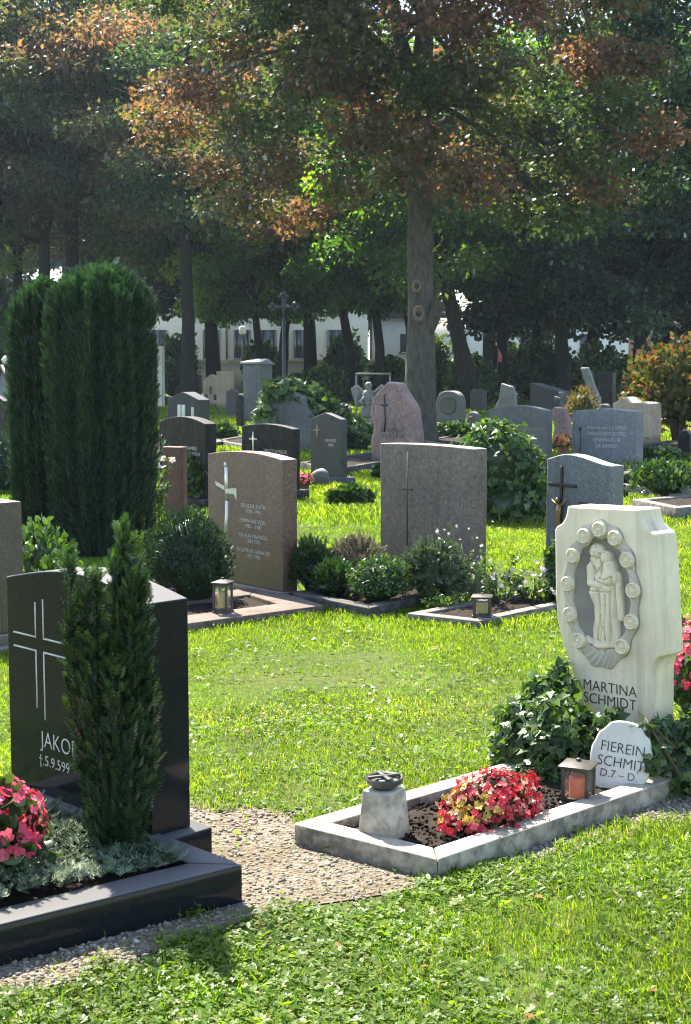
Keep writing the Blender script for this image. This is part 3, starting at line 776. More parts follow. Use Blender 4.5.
for k in range(132):
    an = 2 * math.pi * k / 132; sc_ = 1 + .035 * math.cos((an - math.pi / 2) * NM)
    pts.append((rc[0] + ra * 1.05 * sc_ * math.cos(an), rz_ + rb * 1.035 * sc_ * math.sin(an)))
tri = geometry.tessellate_polygon([[Vector((x, z, 0)) for x, z in pts], [Vector((x, z, 0)) for x, z in ell]])
allq = pts + ell; fl = []
for t_ in tri:
    a, b, c = [allq[i] for i in t_]
    fl.append(tuple(t_ if (b[0] - a[0]) * (c[1] - a[1]) - (b[1] - a[1]) * (c[0] - a[0]) > 0 else t_[::-1]))
n = len(pts); v = [(x, -.004, z) for x, z in allq] + [(x, .001, z) for x, z in pts]
bk_.add(v, fl + [(i, i + len(allq), (i + 1) % n + len(allq), (i + 1) % n) for i in range(n)])
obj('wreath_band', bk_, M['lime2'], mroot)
gar = obj('garland', ring, M['lime3'], mroot, smooth='all')
medal = MB()
mr = ra * .175
prof = [(mr * 1.0, -.002), (mr * 1.0, .012), (mr * .86, .017), (mr * .74, .013), (mr * .66, .010), (mr * .5, .014), (mr * .36, .011), (mr * .2, .016), (mr * .02, .017)]
nseg = 30
v = []; f = []
for i, (r_, y) in enumerate(prof):
    for k in range(nseg):
        an = 2 * math.pi * k / nseg
        rr = r_ * (1 + (.07 * math.sin(an * 5 + i * 1.1) if 2 < i < 8 else 0))
        v.append((rr * math.cos(an), -y, rr * math.sin(an)))
for i in range(len(prof) - 1):
    for k in range(nseg):
        k2 = (k + 1) % nseg; f.append((i * nseg + k, i * nseg + k2, (i + 1) * nseg + k2, (i + 1) * nseg + k))
f.append(tuple((len(prof) - 1) * nseg + k for k in range(nseg)))
medal.add(v, f); me_m = medal.mesh('rose_medallion', M['lime'], 50)
for k, (x, z) in enumerate(pos):
    if abs(x - rc[0]) < ra * .4 and z < rz_: continue
    link('rose_medallion', me_m, mroot, (x, -.008, z)).rotation_euler = (0, k * .7, 0)
# the carved figures as a relief surface
FHt = ib * 2 * .86; fx0 = rc[0] + .004; fz0 = rz_ - ib * .86
def cap(X, Z, a, b, r0, r1, dep, sq=1.0):
    ax, az = a; bx, bz_ = b
    L2 = (bx - ax) ** 2 + (bz_ - az) ** 2 + 1e-12
    s = np.clip(((X - ax) * (bx - ax) + (Z - az) * (bz_ - az)) / L2, 0, 1)
    d = np.hypot(X - ax - s * (bx - ax), Z - az - s * (bz_ - az)); rr = r0 + (r1 - r0) * s
    return np.where(d < rr, np.sqrt(np.maximum(1 - (d / rr) ** 2, 0)) * rr * sq + dep, -1)
def ffig(X0, Z0):
    X = (X0 - fx0) / (FHt * 1.28); Z = (Z0 - fz0) / FHt
    H = np.full(X.shape, -1.0)
    def add(h):
        nonlocal H; H = np.maximum(H, h)
    half = np.interp(Z, [0, .1, .3, .45, .6, .72, .8], [.155, .13, .115, .11, .115, .12, .05]); cxn = np.interp(Z, [0, .3, .6, .8], [.02, .01, .0, -.03])
    dd = np.abs(X - cxn) / half
    body = np.where((dd < 1) & (Z > 0) & (Z < .82), np.sqrt(np.maximum(1 - dd ** 2.2, 0)) * .075, -1)
    fold = .02 * np.abs(np.sin((X - .12 * (1 - Z)) * 42 + 1.5 * np.sin(Z * 5))) * np.clip((.55 - Z) * 4, 0, 1)
    body = np.where(body > 0, np.maximum(body + fold, .004), -1); add(body)
    add(cap(X, Z, (.105, .70), (.145, .28), .035, .03, .02))              # mantle edge
    add(cap(X, Z, (-.075, .80), (-.115, .74), .05, .05, .03))
    add(cap(X, Z, (-.115, .75), (-.118, .61), .046, .04, .035)); add(cap(X, Z, (-.115, .6), (.05, .555), .038, .028, .05))
    add(cap(X, Z, (-.09, .52), (-.055, .34), .05, .02, .04))                # falling drape
    add(cap(X, Z, (-.03, .76), (-.04, .6), .06, .07, .03))
    add(cap(X, Z, (-.062, .905), (-.062, .93), .072, .062, .03))            # veil and head
    add(cap(X, Z, (-.085, .83), (-.04, .8), .05, .06, .02))
    face = cap(X, Z, (-.072, .885), (-.068, .92), .040, .046, .062, .8)
    add(face)
    add(cap(X, Z, (-.074, .905), (-.077, .882), .008, .011, .104, .6))      # nose
    for ex in (-.093, -.055): H = np.where(np.hypot((X - ex) / 1.5, Z - .908) < .008, H - .012, H)
    H = np.where(np.hypot((X + .074) / 2.2, Z - .862) < .006, H - .008, H)
    add(cap(X, Z, (.028, .875), (.03, .845), .05, .05, .045)); add(cap(X, Z, (.015, .855), (.014, .84), .032, .03, .075, .8))   # the child
    add(cap(X, Z, (.05, .79), (.055, .66), .055, .075, .04)); add(cap(X, Z, (.06, .75), (-.01, .68), .03, .024, .07))
    add(cap(X, Z, (.05, .64), (-.05, .6), .05, .03, .055)); add(cap(X, Z, (-.03, .62), (-.04, .555), .026, .02, .06))
    # cloud under the feet
    for (a, b, r_, dp) in (((-.17, .04), (-.03, -.06), .045, .03), ((-.03, -.07), (.12, -.04), .05, .03), ((.1, -.03), (.19, .06), .04, .025), ((-.06, -.01), (.1, .02), .03, .07)): add(cap(X, Z, a, b, r_, r_ * .8, dp))
    def seg(a, b):
        L2 = (b[0] - a[0]) ** 2 + (b[1] - a[1]) ** 2
        s = np.clip(((X - a[0]) * (b[0] - a[0]) + (Z - a[1]) * (b[1] - a[1])) / L2, 0, 1)
        return np.hypot(X - a[0] - s * (b[0] - a[0]), Z - a[1] - s * (b[1] - a[1]))
    for line, wd_, dp_ in (([(-.025, .9), (-.012, .83), (.0, .7)], .007, .03), ([(-.10, .81), (-.055, .70), (-.012, .77)], .007, .026), ([(-.068, .76), (-.07, .64), (.04, .592)], .007, .03),
                           ([(-.14, .53), (.06, .52)], .008, .03), ([(-.035, .5), (-.015, .3), (-.05, .06)], .009, .03), ([(.02, .5), (.02, .06)], .008, .026), ([(.06, .5), (.075, .06)], .008, .026),
                           ([(.088, .68), (.105, .3)], .008, .03), ([(-.005, .2), (-.02, .04)], .007, .02), ([(-.1, .3), (-.09, .05)], .008, .022), ([(-.115, .87), (-.105, .93), (-.07, .972), (-.03, .94)], .006, .016),
                           ([(-.02, .66), (.02, .64), (.09, .68)], .006, .022), ([(-.02, .89), (.02, .905), (.06, .88)], .005, .014), ([(-.12, .0), (.02, -.05), (.14, .0)], .008, .022)):
        for p, q in zip(line[:-1], line[1:]): H = np.where(H > 0, np.maximum(H - dp_ * np.exp(-(seg(p, q) / wd_) ** 2), .003), H)
    return H * FHt * .95
fm = MB(); heightgrid(fm, fx0 - FHt * .27, fx0 + FHt * .27, fz0 - FHt * .14, fz0 + FHt * 1.02, 200, 360, ffig, .028)
obj('figure_relief', fm, M['lime'], mroot, smooth='all')
lettering(mroot, 'MARTINA\nSCHMIDT', .06, rc[0] + .034, zpx(692, .45), 'letterdark', spacing=.86, xs=1.0)
# border, soil, ivy, lantern, plaque, block with bowl, flowers
mA, mU, mV = kerb('pale weathered concrete border around the grave with the limestone relief headstone', (437.6, 859), (661, 783), (293, 823), 'concrete', .085, .075, ru=1.28, lv=1.0, soil_z=.035)
KERBS.append([mp + Matrix.Rotation(-R(MA), 3, 'Z') @ Vector(q) for q in ((-mw * .4, -.1, 0), (mw * .5, -.1, 0), (mw * .5, mt, 0), (-mw * .4, mt, 0))])
mb = MB(); N = 900
s = rng.uniform(.08, .62, N); r_ = rng.uniform(.16, .84, N)
P = np.array([mA + mU * a + mV * b for a, b in zip(s, r_)]); P[:, 2] = .045 + rng.uniform(0, .012, N)
scatter(mb, (ICO1[0] * np.array([1, .8, .7]), [tuple(q) for q in ICO1[1]]), P, rvec(N), rvec(N), rng.uniform(.003, .011, N))
tag(obj('soil_crumbs', mb, M['soil']), 'dark crumbs of soil inside the concrete border', 'soil', kind='stuff')
# plaque: a leaning oval slab
pq = G(616, 793, .035); pd = (pq - C0).dot(FW); pw = 62 * pd / F; phh = 72 * pd / F
pr = thing('oval_plaque', 'small white rounded marble plaque leaning at the foot of the limestone headstone', 'plaque', pq, -R(20))
pts = []
for k in range(40):
    an = 2 * math.pi * k / 40
    c, s_ = math.cos(an), math.sin(an)
    x = .5 * pw * math.copysign(abs(c) ** .8, c); z = .5 * phh * math.copysign(abs(s_) ** .9, s_) + phh * .5
    x *= 1 - .05 * (s_ > .3)
    if s_ < -.5: x = math.copysign(min(abs(x) * 1.25 + .01, pw * .42), x)
    if .55 < abs(c) < .75 and s_ > 0: z -= .008
    pts.append((x, z))
mb = MB(); prism(mb, pts, 0, .03); ps = obj('slab', mb, M['marble'], pr, bevel=.006, smooth=40)
v1 = lettering(pr, 'FIEREIN\nSCHMIT', .054, 0.002, phh * .55, 'letterdark', spacing=.98, xs=.92)
v2 = lettering(pr, 'D.7 \u2013 D.', .04, -.0, phh * .2, 'letterdark', xs=1.0, name='date_lettering')
for ch in (ps, v1, v2): ch.rotation_euler = (R(-14), R(5), 0)
lan = lantern('bronze lantern with a red candle inside the pale concrete border', 578, 803, 47, 'redwax', .04, R(-25), .66)
# tapered block with a bowl
bq = G(384, 839, .04)
blk = thing('stone_block', 'tapered pale cement block carrying the charcoal bowl', 'stone block', bq, -R(30))
bd = (bq - C0).dot(FW); bw = 40 * bd / F; bh = 52 * bd / F
mb = MB(); q0, q1 = bw * .5, bw * .40
mb.add([(-q0, -q0, 0), (q0, -q0, 0), (q0, q0, 0), (-q0, q0, 0), (-q1, -q1, bh), (q1, -q1, bh), (q1, q1, bh), (-q1, q1, bh)], [(3, 2, 1, 0), (4, 5, 6, 7), (0, 1, 5, 4), (1, 2, 6, 5), (2, 3, 7, 6), (3, 0, 4, 7)])
tag(obj('block', mb, M['cement'], blk, bevel=.005))
bl = thing('fire_bowl', 'charcoal coloured bowl with a cross on top, standing on the cement block', 'bowl', bq + Vector((0, 0, bh + .001)), R(20))
br = 19 * bd / F
mb = MB(); lathe(mb, [(br * .55, 0), (br * .6, .004), (br * .9, br * .3), (br, br * .55), (br * .96, br * .62), (br * .86, br * .56), (br * .8, br * .36), (br * .3, br * .3)], 36); obj('bowl', mb, M['bowl'], bl, smooth=40)
mb = MB(); box(mb, -br * .9, br * .9, -br * .1, br * .1, br * .58, br * .72); box(mb, -br * .12, br * .12, -br * .85, -br * .11, br * .581, br * .719); box(mb, -br * .12, br * .12, br * .11, br * .85, br * .581, br * .719); obj('cross', mb, M['bowl'], bl, bevel=.002)
mb = MB(); lathe(mb, [(br * .5, br * .31), (br * .5, br * .5), (br * .4, br * .52)], 18); obj('candle_cup', mb, M['steel'], bl)
# begonias
fp = G(489, 832, .04); fd = (fp - C0).dot(FW)
def begonia_bed(label, loc, rad, n, nf, seed, ang):
    root = thing('begonia_bed', label, 'flowers', loc, ang, 'bedding flowers on the graves')
    P, D, K = dome(n, (0, 0, rad[2] * .3), rad, -.1, .2, (.5, 1.0), 2.5, seed)
    mb = MB(); lump(mb, (0, 0, rad[2] * .3), tuple(np.array(rad) * .6), ICO3, .2, 2.5, seed, .9)
    scatter(mb, ROUND, P, unit(D + rng.normal(size=P.shape) * .6), unit(D + rng.normal(size=P.shape) * .4), .024 * rng.uniform(.6, 1.2, len(P)), rng.choice([.9, .95, .97, .62, 1, 1], len(P)))
    obj('leaves', mb, M['mixflower'], root)
    P, D, K = dome(nf, (0, 0, rad[2] * .3), np.array(rad) * 1.05, -.1, .2, (.88, 1.1), 2.5, seed)
    side = np.clip(.5 + .5 * P[:, 0] / rad[0], 0, 1)
    t_ = np.where(rng.uniform(size=len(P)) < .8, rng.uniform(0, .4, len(P)), rng.uniform(.5, .64, len(P)))
    yl = (side < .24) & (P[:, 2] > rad[2] * .55); t_ = np.where(yl & (rng.uniform(size=len(P)) < .75), rng.uniform(.72, .8, len(P)), t_)
    mb = MB()
    for j in range(3):
        off = rng.normal(size=P.shape) * .007
        scatter(mb, FLOWER, P + off, unit(np.cross(D, rvec(len(P)))), unit(D + rng.normal(size=P.shape) * .6), .0105 * rng.uniform(.7, 1.3, len(P)), np.clip(t_ + rng.normal(size=len(P)) * .02, 0, 1))
    obj('flowers', mb, M['mixflower'], root)
    return root
begonia_bed('low mound of red, cream and yellow begonias inside the pale concrete border', fp + Vector((.01, .07, 0)), (.19, .12, .12), 560, 440, 4.0, math.atan2(mU.y, mU.x))
# ivy around the headstone
iv = G(553, 790)
def rel(px, py, Y): p = AT(px, py, Y); return (p.x - iv.x, p.y - iv.y, p.z)
Y0 = iv.y
ivy_mass('ivy', 'bushy dark ivy climbing the left side of the limestone relief headstone',
         [(rel(556, 742, Y0 + .1), (.155, .13, .17)), (rel(520, 735, Y0 + .22), (.105, .12, .14)), (rel(560, 712, Y0 + .25), (.08, .07, .08)), (rel(545, 695, Y0 + .32), (.08, .06, .08)), (rel(560, 672, Y0 + .36), (.035, .03, .05)), (rel(541, 780, Y0 + .02), (.13, .1, .09)), (rel(510, 765, Y0 + .2), (.07, .1, .09)), (rel(612, 716, Y0 + .08), (.05, .025, .026)), (rel(580, 722, Y0 + .12), (.06, .03, .04)), (rel(594, 762, Y0 - .02), (.03, .03, .07)), (rel(604, 722, Y0 + .02), (.035, .02, .02)), (rel(566, 688, Y0 + .3), (.05, .04, .05)), (rel(600, 728, Y0 + .05), (.03, .02, .03))],
         2300, .038, iv)
iv2 = G(684, 800)
def rel2(px, py, Y): p = AT(px, py, Y); return (p.x - iv2.x, p.y - iv2.y, p.z)
Y1 = iv2.y
ivy_mass('ivy', 'ivy spilling over the right end of the pale concrete border', [(rel2(684, 775, Y1 + .08), (.12, .1, .11)), (rel2(676, 738, Y1 + .2), (.085, .07, .085)), (rel2(705, 745, Y1 + .2), (.12, .1, .14)), (rel2(655, 730, Y1 + .1), (.04, .03, .04)), (rel2(658, 756, Y1 - .0), (.035, .03, .06)), (rel2(650, 768, Y1 - .03), (.03, .025, .045)), (rel2(640, 728, Y1 + .02), (.03, .02, .025))], 1000, .036, iv2,
         stems=[[rel2(645, 718, Y1 + .05), rel2(655, 735, Y1 + .0), rel2(668, 755, Y1 - .03), rel2(680, 775, Y1 - .05)], [rel2(650, 722, Y1 + .06), rel2(664, 738, Y1 + .02), rel2(676, 748, Y1)]])
# ================================================================== middle row
# reddish brown stone with the inlaid cross
rr_, rw, rt, rh = headstone('headstone', 'reddish brown granite headstone with a pale metal cross and four pale inscriptions', (209, 283, 297.5, 601), 460, 50, 'arch', 'red', .035, (.035, .06), 'red', .004)
mb = MB(); cx_ = -rw * .5 + rw * .26; cw = rw * .022; top_ = rh - .055
def taper(x0, w0, z0, x1, w1, z1): mb.add([(x0 - w0, -.003, z0), (x0 + w0, -.003, z0), (x1 + w1, -.003, z1), (x1 - w1, -.003, z1), (x0 - w0, .002, z0), (x0 + w0, .002, z0), (x1 + w1, .002, z1), (x1 - w1, .002, z1)], [(0, 1, 2, 3), (0, 4, 5, 1), (1, 5, 6, 2), (2, 6, 7, 3), (3, 7, 4, 0)])
taper(cx_ - .008, cw * 1.1, top_ - .56, cx_ + .006, cw * .9, top_ - .27); taper(cx_ + .004, cw * .95, top_ - .255, cx_, cw * 1.0, top_ - .03)
taper(cx_ - .01, cw * .9, top_ - .03, cx_ - .012, cw * .7, top_ + .005)
mb.add([(cx_ - .125, -.0032, top_ - .165), (cx_ - .02, -.0032, top_ - .195), (cx_ - .02, -.0032, top_ - .165), (cx_ - .115, -.0032, top_ - .14), (cx_ - .14, -.0032, top_ - .135)], [(0, 1, 2, 3, 4)])
mb.add([(cx_ - .01, -.0036, top_ - .215), (cx_ + .09, -.0036, top_ - .215), (cx_ + .13, -.0036, top_ - .255), (cx_ + .125, -.0036, top_ - .17), (cx_ - .01, -.0036, top_ - .185)], [(0, 1, 2, 3, 4)])
obj('cross', mb, M['silver'], rr_)
for k, (a, b) in enumerate((('DEVELDIL FLATIS', '19201-1993'), ('FERMANN VESEL', '1985 - 1987'), ('PAPALIA VINANGEL', '1880 1946'), ('INGEMBUR GENAGEN', '1927 1990'))):
    zc_ = rh - .355 - .105 * k
    lettering(rr_, a + '\n' + b, .041, rw * .12, zc_, 'lettergrey', spacing=.9, xs=.95 if len(a) > 13 else 1.05)
kerb('brown granite grave border in front of the reddish brown headstone', (324, 606), (372, 589), (190, 624), 'brown', .1, .055, name='grave_kerb', u_len=.35, soil=False) if False else None
k1A, k1U, k1V = kerb('broad low brown stone border at the foot of the reddish brown granite headstone', (324, 605), (298, 597), (190, 623), 'kerbbrown', .24, .055, u_len=.9, v_len=1.6, soil_z=.03)
lantern('bronze lantern with a yellow candle beside the reddish brown headstone', 223, 613, 37, 'wax', .05, R(-20), .46)
gp_ = G(190, 606)
shrub('round_shrub', 'dense round dark green shrub left of the reddish brown headstone', G(186, 608) + Vector((0, .1, 0)), (.29, .27, .36), 4200, .034, 'yew', LEAF, 'shrubs on the graves', 'shrub', .8, .1, .7, 3.0, (.05, .8), True, .7)
P = G(172, 606, .05)
vt = thing('votive_candle', 'red plastic votive candle with a dark lid beside the round dark shrub', 'candle', P)
mb = MB(); lathe(mb, [(.026, 0), (.03, .02), (.032, .09), (.028, .1)], 16); obj('cup', mb, M['redplastic'], vt, smooth=40)
mb = MB(); lathe(mb, [(.03, .101), (.03, .115), (.012, .12)], 16); obj('lid', mb, M['iron'], vt)
for i, (px, py, s) in enumerate(((40, 600, .2), (62, 612, .14))):
    shrub('leafy_shrub', ['pale leafy shrub between the dark brown stone and the two columnar yews', 'small pale leafy shrub behind the polished black headstone'][i], G(px, py), (s, s, s * 1.5), 420, .05, 'box', ROUND, 'shrubs on the graves', 'shrub', .5, .2, .6, 4.0 + i, (.5, 1.0))
# dark brown stone cut off by the left edge
hs, w_, t_, h_ = headstone('headstone', 'dark brown granite headstone cut off by the left picture edge, on a stepped base', (-72, 2, 25, 652), 503, 48, 'flat', 'brown', 0, (.05, .1), 'brown', .006)
mb = MB(); box(mb, -w_ / 2 - .12, w_ / 2 + .12, -.12, t_ + .12, 0, .045); obj('step', mb, M['brown'], hs, bevel=.006)
# grey stone with an incised cross
gs, w_, t_, h_ = headstone('headstone', 'grey brown granite headstone with a thin incised cross and a crack low down', (380, 474, 486, 596), 449, 48, 'arch', 'grey', .012, None, None, .007)
mb = MB(); cx_ = -w_ * .5 + w_ * .30
box(mb, cx_ - .006, cx_ + .006, -.002, .01, h_ * .2, h_ - .03); box(mb, cx_ - .05, cx_ - .007, -.002, .01, h_ * .68, h_ * .68 + .01); box(mb, cx_ + .007, cx_ + .06, -.002, .01, h_ * .68, h_ * .68 + .01)
obj('cross', mb, M['letterdark'], gs)
mb = MB()
xs = np.linspace(cx_ - .02, w_ / 2 - .02, 9)
for a, b in zip(xs[:-1], xs[1:]):
    za, zb_ = h_ * .21 + .05 * (a - cx_) + .006 * math.sin(a * 40), h_ * .21 + .05 * (b - cx_) + .006 * math.sin(b * 40)
    mb.add([(a, -.002, za), (b, -.002, zb_), (b, -.002, zb_ + .006), (a, -.002, za + .006)], [(0, 1, 2, 3)])
obj('crack', mb, M['letterdark'], gs)
k4A, k4U, k4V = kerb('dark stone border planted with heather and green shrubs before the grey incised headstone', (369, 608), (468, 584), (320, 598), 'kerbdark', .1, .07, ru=1.35, v_len=.8)
k5A, k5U, k5V = kerb('pale grey stone border with a lantern and wild stems, left of the limestone headstone', (478, 621), (557, 604), (407, 613), 'kerbgrey', .08, .05, ru=1.25, lv=1.0, soil_z=.03)
def on(A, U, V, a, b, z): p = A + U * a + V * b; return Vector((p.x, p.y, z))
shr = [('round_shrub', 'bright green mounded shrub, in the dark border before the grey incised headstone', G(380, 602, .05), (.20, .17, .17), 1700, .032, 'box', LEAF, (.35, .95), .0),
       ('lavender', 'silver green feathery lavender at the foot of the grey incised headstone', G(432, 598, .05), (.19, .15, .19), 900, .09, 'silverleaf', SILVER, (.1, .7), .6),
       ('heather', 'loose dark green heather clump in the dark border beside the mounded green shrub', G(334, 596, .05), (.13, .12, .13), 800, .05, 'box', SILVER, (.1, .7), .7),
       ('conifer_shrub', 'low dark conifer shrub beside the base of the reddish brown headstone', G(312, 592, .05), (.14, .12, .2), 900, .055, 'yew', YEW, (.2, .8), .5),
       ('heather', 'loose pale heather stems behind the mounded green shrub', G(358, 590, .05), (.17, .12, .19), 500, .08, 'heather', SILVER, (.5, 1), .9)]
for i, (nm, lb, loc, rad, n, lf, mt_, tp_, ti, up_) in enumerate(shr):
    shrub(nm, lb, loc, rad, n, lf, mt_, tp_, 'shrubs on the graves', 'shrub', .72 if i != 4 else .3, .14, up_, 5.0 + i, ti, True, .8)
lantern('squat bronze lantern standing on the pale grey border with wild stems', 482, 616, 24, 'wax', .05, R(-10), .8)
# wild rose stems with pale flowers
def wild_stems(name, label, loc, n, hmax, spread, leafmat, nl, flmat=None, nf=0, lsize=.035, fs=.018, group='wild plants on the graves'):
    root = thing(name, label, 'plant', loc, 0, group)
    sm = MB(); lp = []; fp_ = []
    for i in range(n):
        an = rng.uniform(0, 6.28); h = hmax * rng.uniform(.45, 1); q = spread * rng.uniform(.2, 1)
        pts = [(.04 * math.cos(an), .04 * math.sin(an), -.01)]
        for s in (.35, .7, 1): pts.append((q * s ** 1.6 * math.cos(an + .3 * s) + .04 * math.cos(an), q * s ** 1.6 * math.sin(an + .3 * s) + .04 * math.sin(an), h * s * (1 - .12 * s)))
        tube(sm, pts, [.005, .004, .003, .0015], 5)
        for s in rng.uniform(.2, 1, nl):
            k = min(int(s * 3), 2); f_ = s * 3 - k; a, b = np.array(pts[k]), np.array(pts[k + 1]); lp.append(a + (b - a) * f_)
        fp_ += [pts[-1]] * 1
    obj('stem', sm, M['greenstem'], root)
    P = np.array(lp) + rng.normal(size=(len(lp), 3)) * .012
    mb = MB(); scatter(mb, LEAF, P, unit(rng.normal(size=P.shape) + [0, 0, .3]), unit(rng.normal(size=P.shape) * .6 + [0, 0, 1]), lsize * rng.uniform(.6, 1.2, len(P)), rng.uniform(.4, 1, len(P))); obj('leaves', mb, M[leafmat], root)
    if flmat:
        P = np.array((fp_ * (nf // max(1, len(fp_)) + 1))[:nf]) + rng.normal(size=(nf, 3)) * .03
        mb = MB(); scatter(mb, FLOWER2, P, rvec(nf), unit(rng.normal(size=P.shape) + [0, -.5, .8]), fs * rng.uniform(.7, 1.2, nf), rng.uniform(0, 1, nf)); obj('blossoms', mb, M[flmat], root)
    return root
wild_stems('wild_rose', 'thin tall rose stems with tiny pale buds before the grey incised headstone', G(466, 604, .03), 9, .62, .2, 'box', 9, 'paleflower', 14, .035, .012)
wild_stems('wild_plant', 'tangle of green stems in the middle of the pale grey border', G(500, 604, .03), 16, .36, .26, 'box', 16, 'paleflower', 10, .042)
wild_stems('wild_plant', 'pale flowering plant at the right end of the pale grey border', G(532, 602, .03), 14, .22, .2, 'box', 16, 'paleflower', 30, .042, .024)
wild_stems('wild_plant', 'low leafy plant at the left corner of the pale grey border', G(440, 608, .03), 14, .14, .22, 'box', 14, None, 0, .035)
# blue grey stone with the crucifix
bs, w_, t_, h_ = headstone('headstone', 'blue grey granite headstone with a wavy top and a small bronze crucifix', (545, 611, 621.5, 604), 466, 48, 'wave', 'blue', .06, None, None, .006)
mb = MB(); cx_ = -w_ * .5 + w_ * .24; cz_ = h_ - .155
box(mb, cx_ - .009, cx_ + .009, -.016, -.001, cz_ - .36, cz_ + .13); box(mb, cx_ - .11, cx_ - .0095, -.016, -.001, cz_ - .009, cz_ + .012); box(mb, cx_ + .0095, cx_ + .13, -.016, -.001, cz_ - .009, cz_ + .012)
cr = obj('cross', mb, M['bronze'], bs, bevel=.002)
mb = MB(); zz = cz_ - .115
tube(mb, [(cx_ + .006, -.03, zz - .02), (cx_ + .004, -.035, zz - .06), (cx_ - .004, -.03, zz - .11), (cx_ + .006, -.038, zz - .17), (cx_ - .002, -.024, zz - .25)], [.018, .021, .016, .015, .007], 10)
tube(mb, [(cx_ - .07, -.022, zz + .012), (cx_ - .035, -.028, zz - .012), (cx_ + .004, -.03, zz - .03), (cx_ + .04, -.028, zz - .004), (cx_ + .06, -.022, zz + .03)], [.006, .008, .012, .008, .006], 8)
lump(mb, (cx_ - .008, -.04, zz + .012), (.015, .016, .02), ICO2, .05)
obj('figure', mb, M['gilt'], cr, smooth='all')
mb = MB(); box(mb, w_ * .0, w_ * .30, -.004, -.001, h_ - .39, h_ - .26); pl_ = obj('name_plate', mb, M['bronze'], bs)
ivb = G(560, 607)
ivy_mass('ivy', 'small ivy at the left foot of the blue grey headstone', [((0, -.02, .12), (.11, .09, .13)), ((-.05, .0, .28), (.06, .05, .14))], 480, .045, ivb)
# ivy covered stone
iq = G(500, 520)
hs, w_, t_, h_ = headstone('headstone', 'grey headstone buried under a rounded cloak of ivy', (474, 515, 537, 520), 440, 48, 'arch', 'midgrey', .05, None, None, .01)
ivy_mass('ivy', 'thick cloak of ivy hanging over a half hidden grey headstone', [((-.05, -.22, .62), (.42, .24, .40)), ((.0, -.2, .2), (.48, .28, .28)), ((.15, -.12, .32), (.33, .24, .3)), ((-.12, -.1, .86), (.24, .2, .15)), ((.3, -.15, .13), (.25, .2, .17))], 1700, .082, iq)
# two wide grey stones
hs, w_, t_, h_ = headstone('headstone', 'wide grey granite headstone with faded gold lettering, behind the ivy clad stone', (488, 546.5, 552, 474), 411, 40, 'arch', 'midgrey', .07, (.04, .08), 'midgrey')
lettering(hs, 'OINECADING DEN\nPATEISNO\nEINNING\nPESTENING', .085, w_ * .12, h_ - .3, 'lettergold', spacing=1.05)
lettering(hs, 'Verz Gal\nRamand', .055, -w_ * .3, h_ - .17, 'lettergrey', spacing=1.0)
hs, w_, t_, h_ = headstone('headstone', 'wide pale grey granite headstone with worn lettering and a small dark rose mark', (572, 636, 643, 474), 412, 42, 'peak', 'palegrey', .04, (.04, .06), 'palegrey')
lettering(hs, 'Adoring ann 2.2. OING\nINNACDEPOLSDESC\nVENNINGIE.10L\nDIE DANKET', .08, .05, h_ - .27, 'lettergrey', spacing=1.15, align='CENTER', xs=.9)
mb = MB(); tube(mb, [(-w_ * .38, -.006, h_ - .75), (-w_ * .36, -.006, h_ - .5), (-w_ * .37, -.006, h_ - .3)], .007, 6); lump(mb, (-w_ * .37, -.008, h_ - .27), (.03, .01, .035), ICO2, .2); obj('rose_mark', mb, M['letterdark'], hs)
# dark stones on the left
def dark(label, px, top, kind, rise, mat, text=None, cross=False, a=48, plinth=(.08, .12)):
    hs, w_, t_, h_ = headstone('headstone', label, px, top, a, kind, mat, rise, plinth, mat)
    if cross:
        mb = MB(); c = -w_ * .27; z = h_ - .14
        box(mb, c - .011, c + .011, -.004, 0, z - .24, z + .08); box(mb, c - .075, c - .0115, -.004, 0, z - .02, z + .003); box(mb, c + .0115, c + .075, -.004, 0, z - .02, z + .003)
        obj('cross', mb, M['gilt' if cross == 2 else 'lettergrey'], hs)
    if text: lettering(hs, text, .06, w_ * .16, h_ - .3, 'lettergrey', spacing=1.0)
    return hs, w_, t_, h_
dark('black headstone with a small pale cross, directly behind the reddish brown stone', (242, 293, 300, 500), 429, 'arch', .045, 'black_matt', 'TIBATZ WINGER\nGARDENING 1920', 1)
dark('dark grey headstone with a tall bronze cross and a pointed top', (311, 342, 347.5, 487), 420, 'peak', .09, 'darkgrey', 'DEVEDIL\n1985', 2)
dark('black headstone with pale lettering behind the short rust brown pillar', (160, 206, 217, 510), 424, 'arch', .07, 'black_matt', 'VINRAMRD\nKARL FALNON\n1960')
headstone('grave_pillar', 'short rust brown stone pillar beside the right columnar yew', (163, 183, 188, 522), 447, 30, 'flat', 'rust', 0, None, None, .012, 'grave pillar')
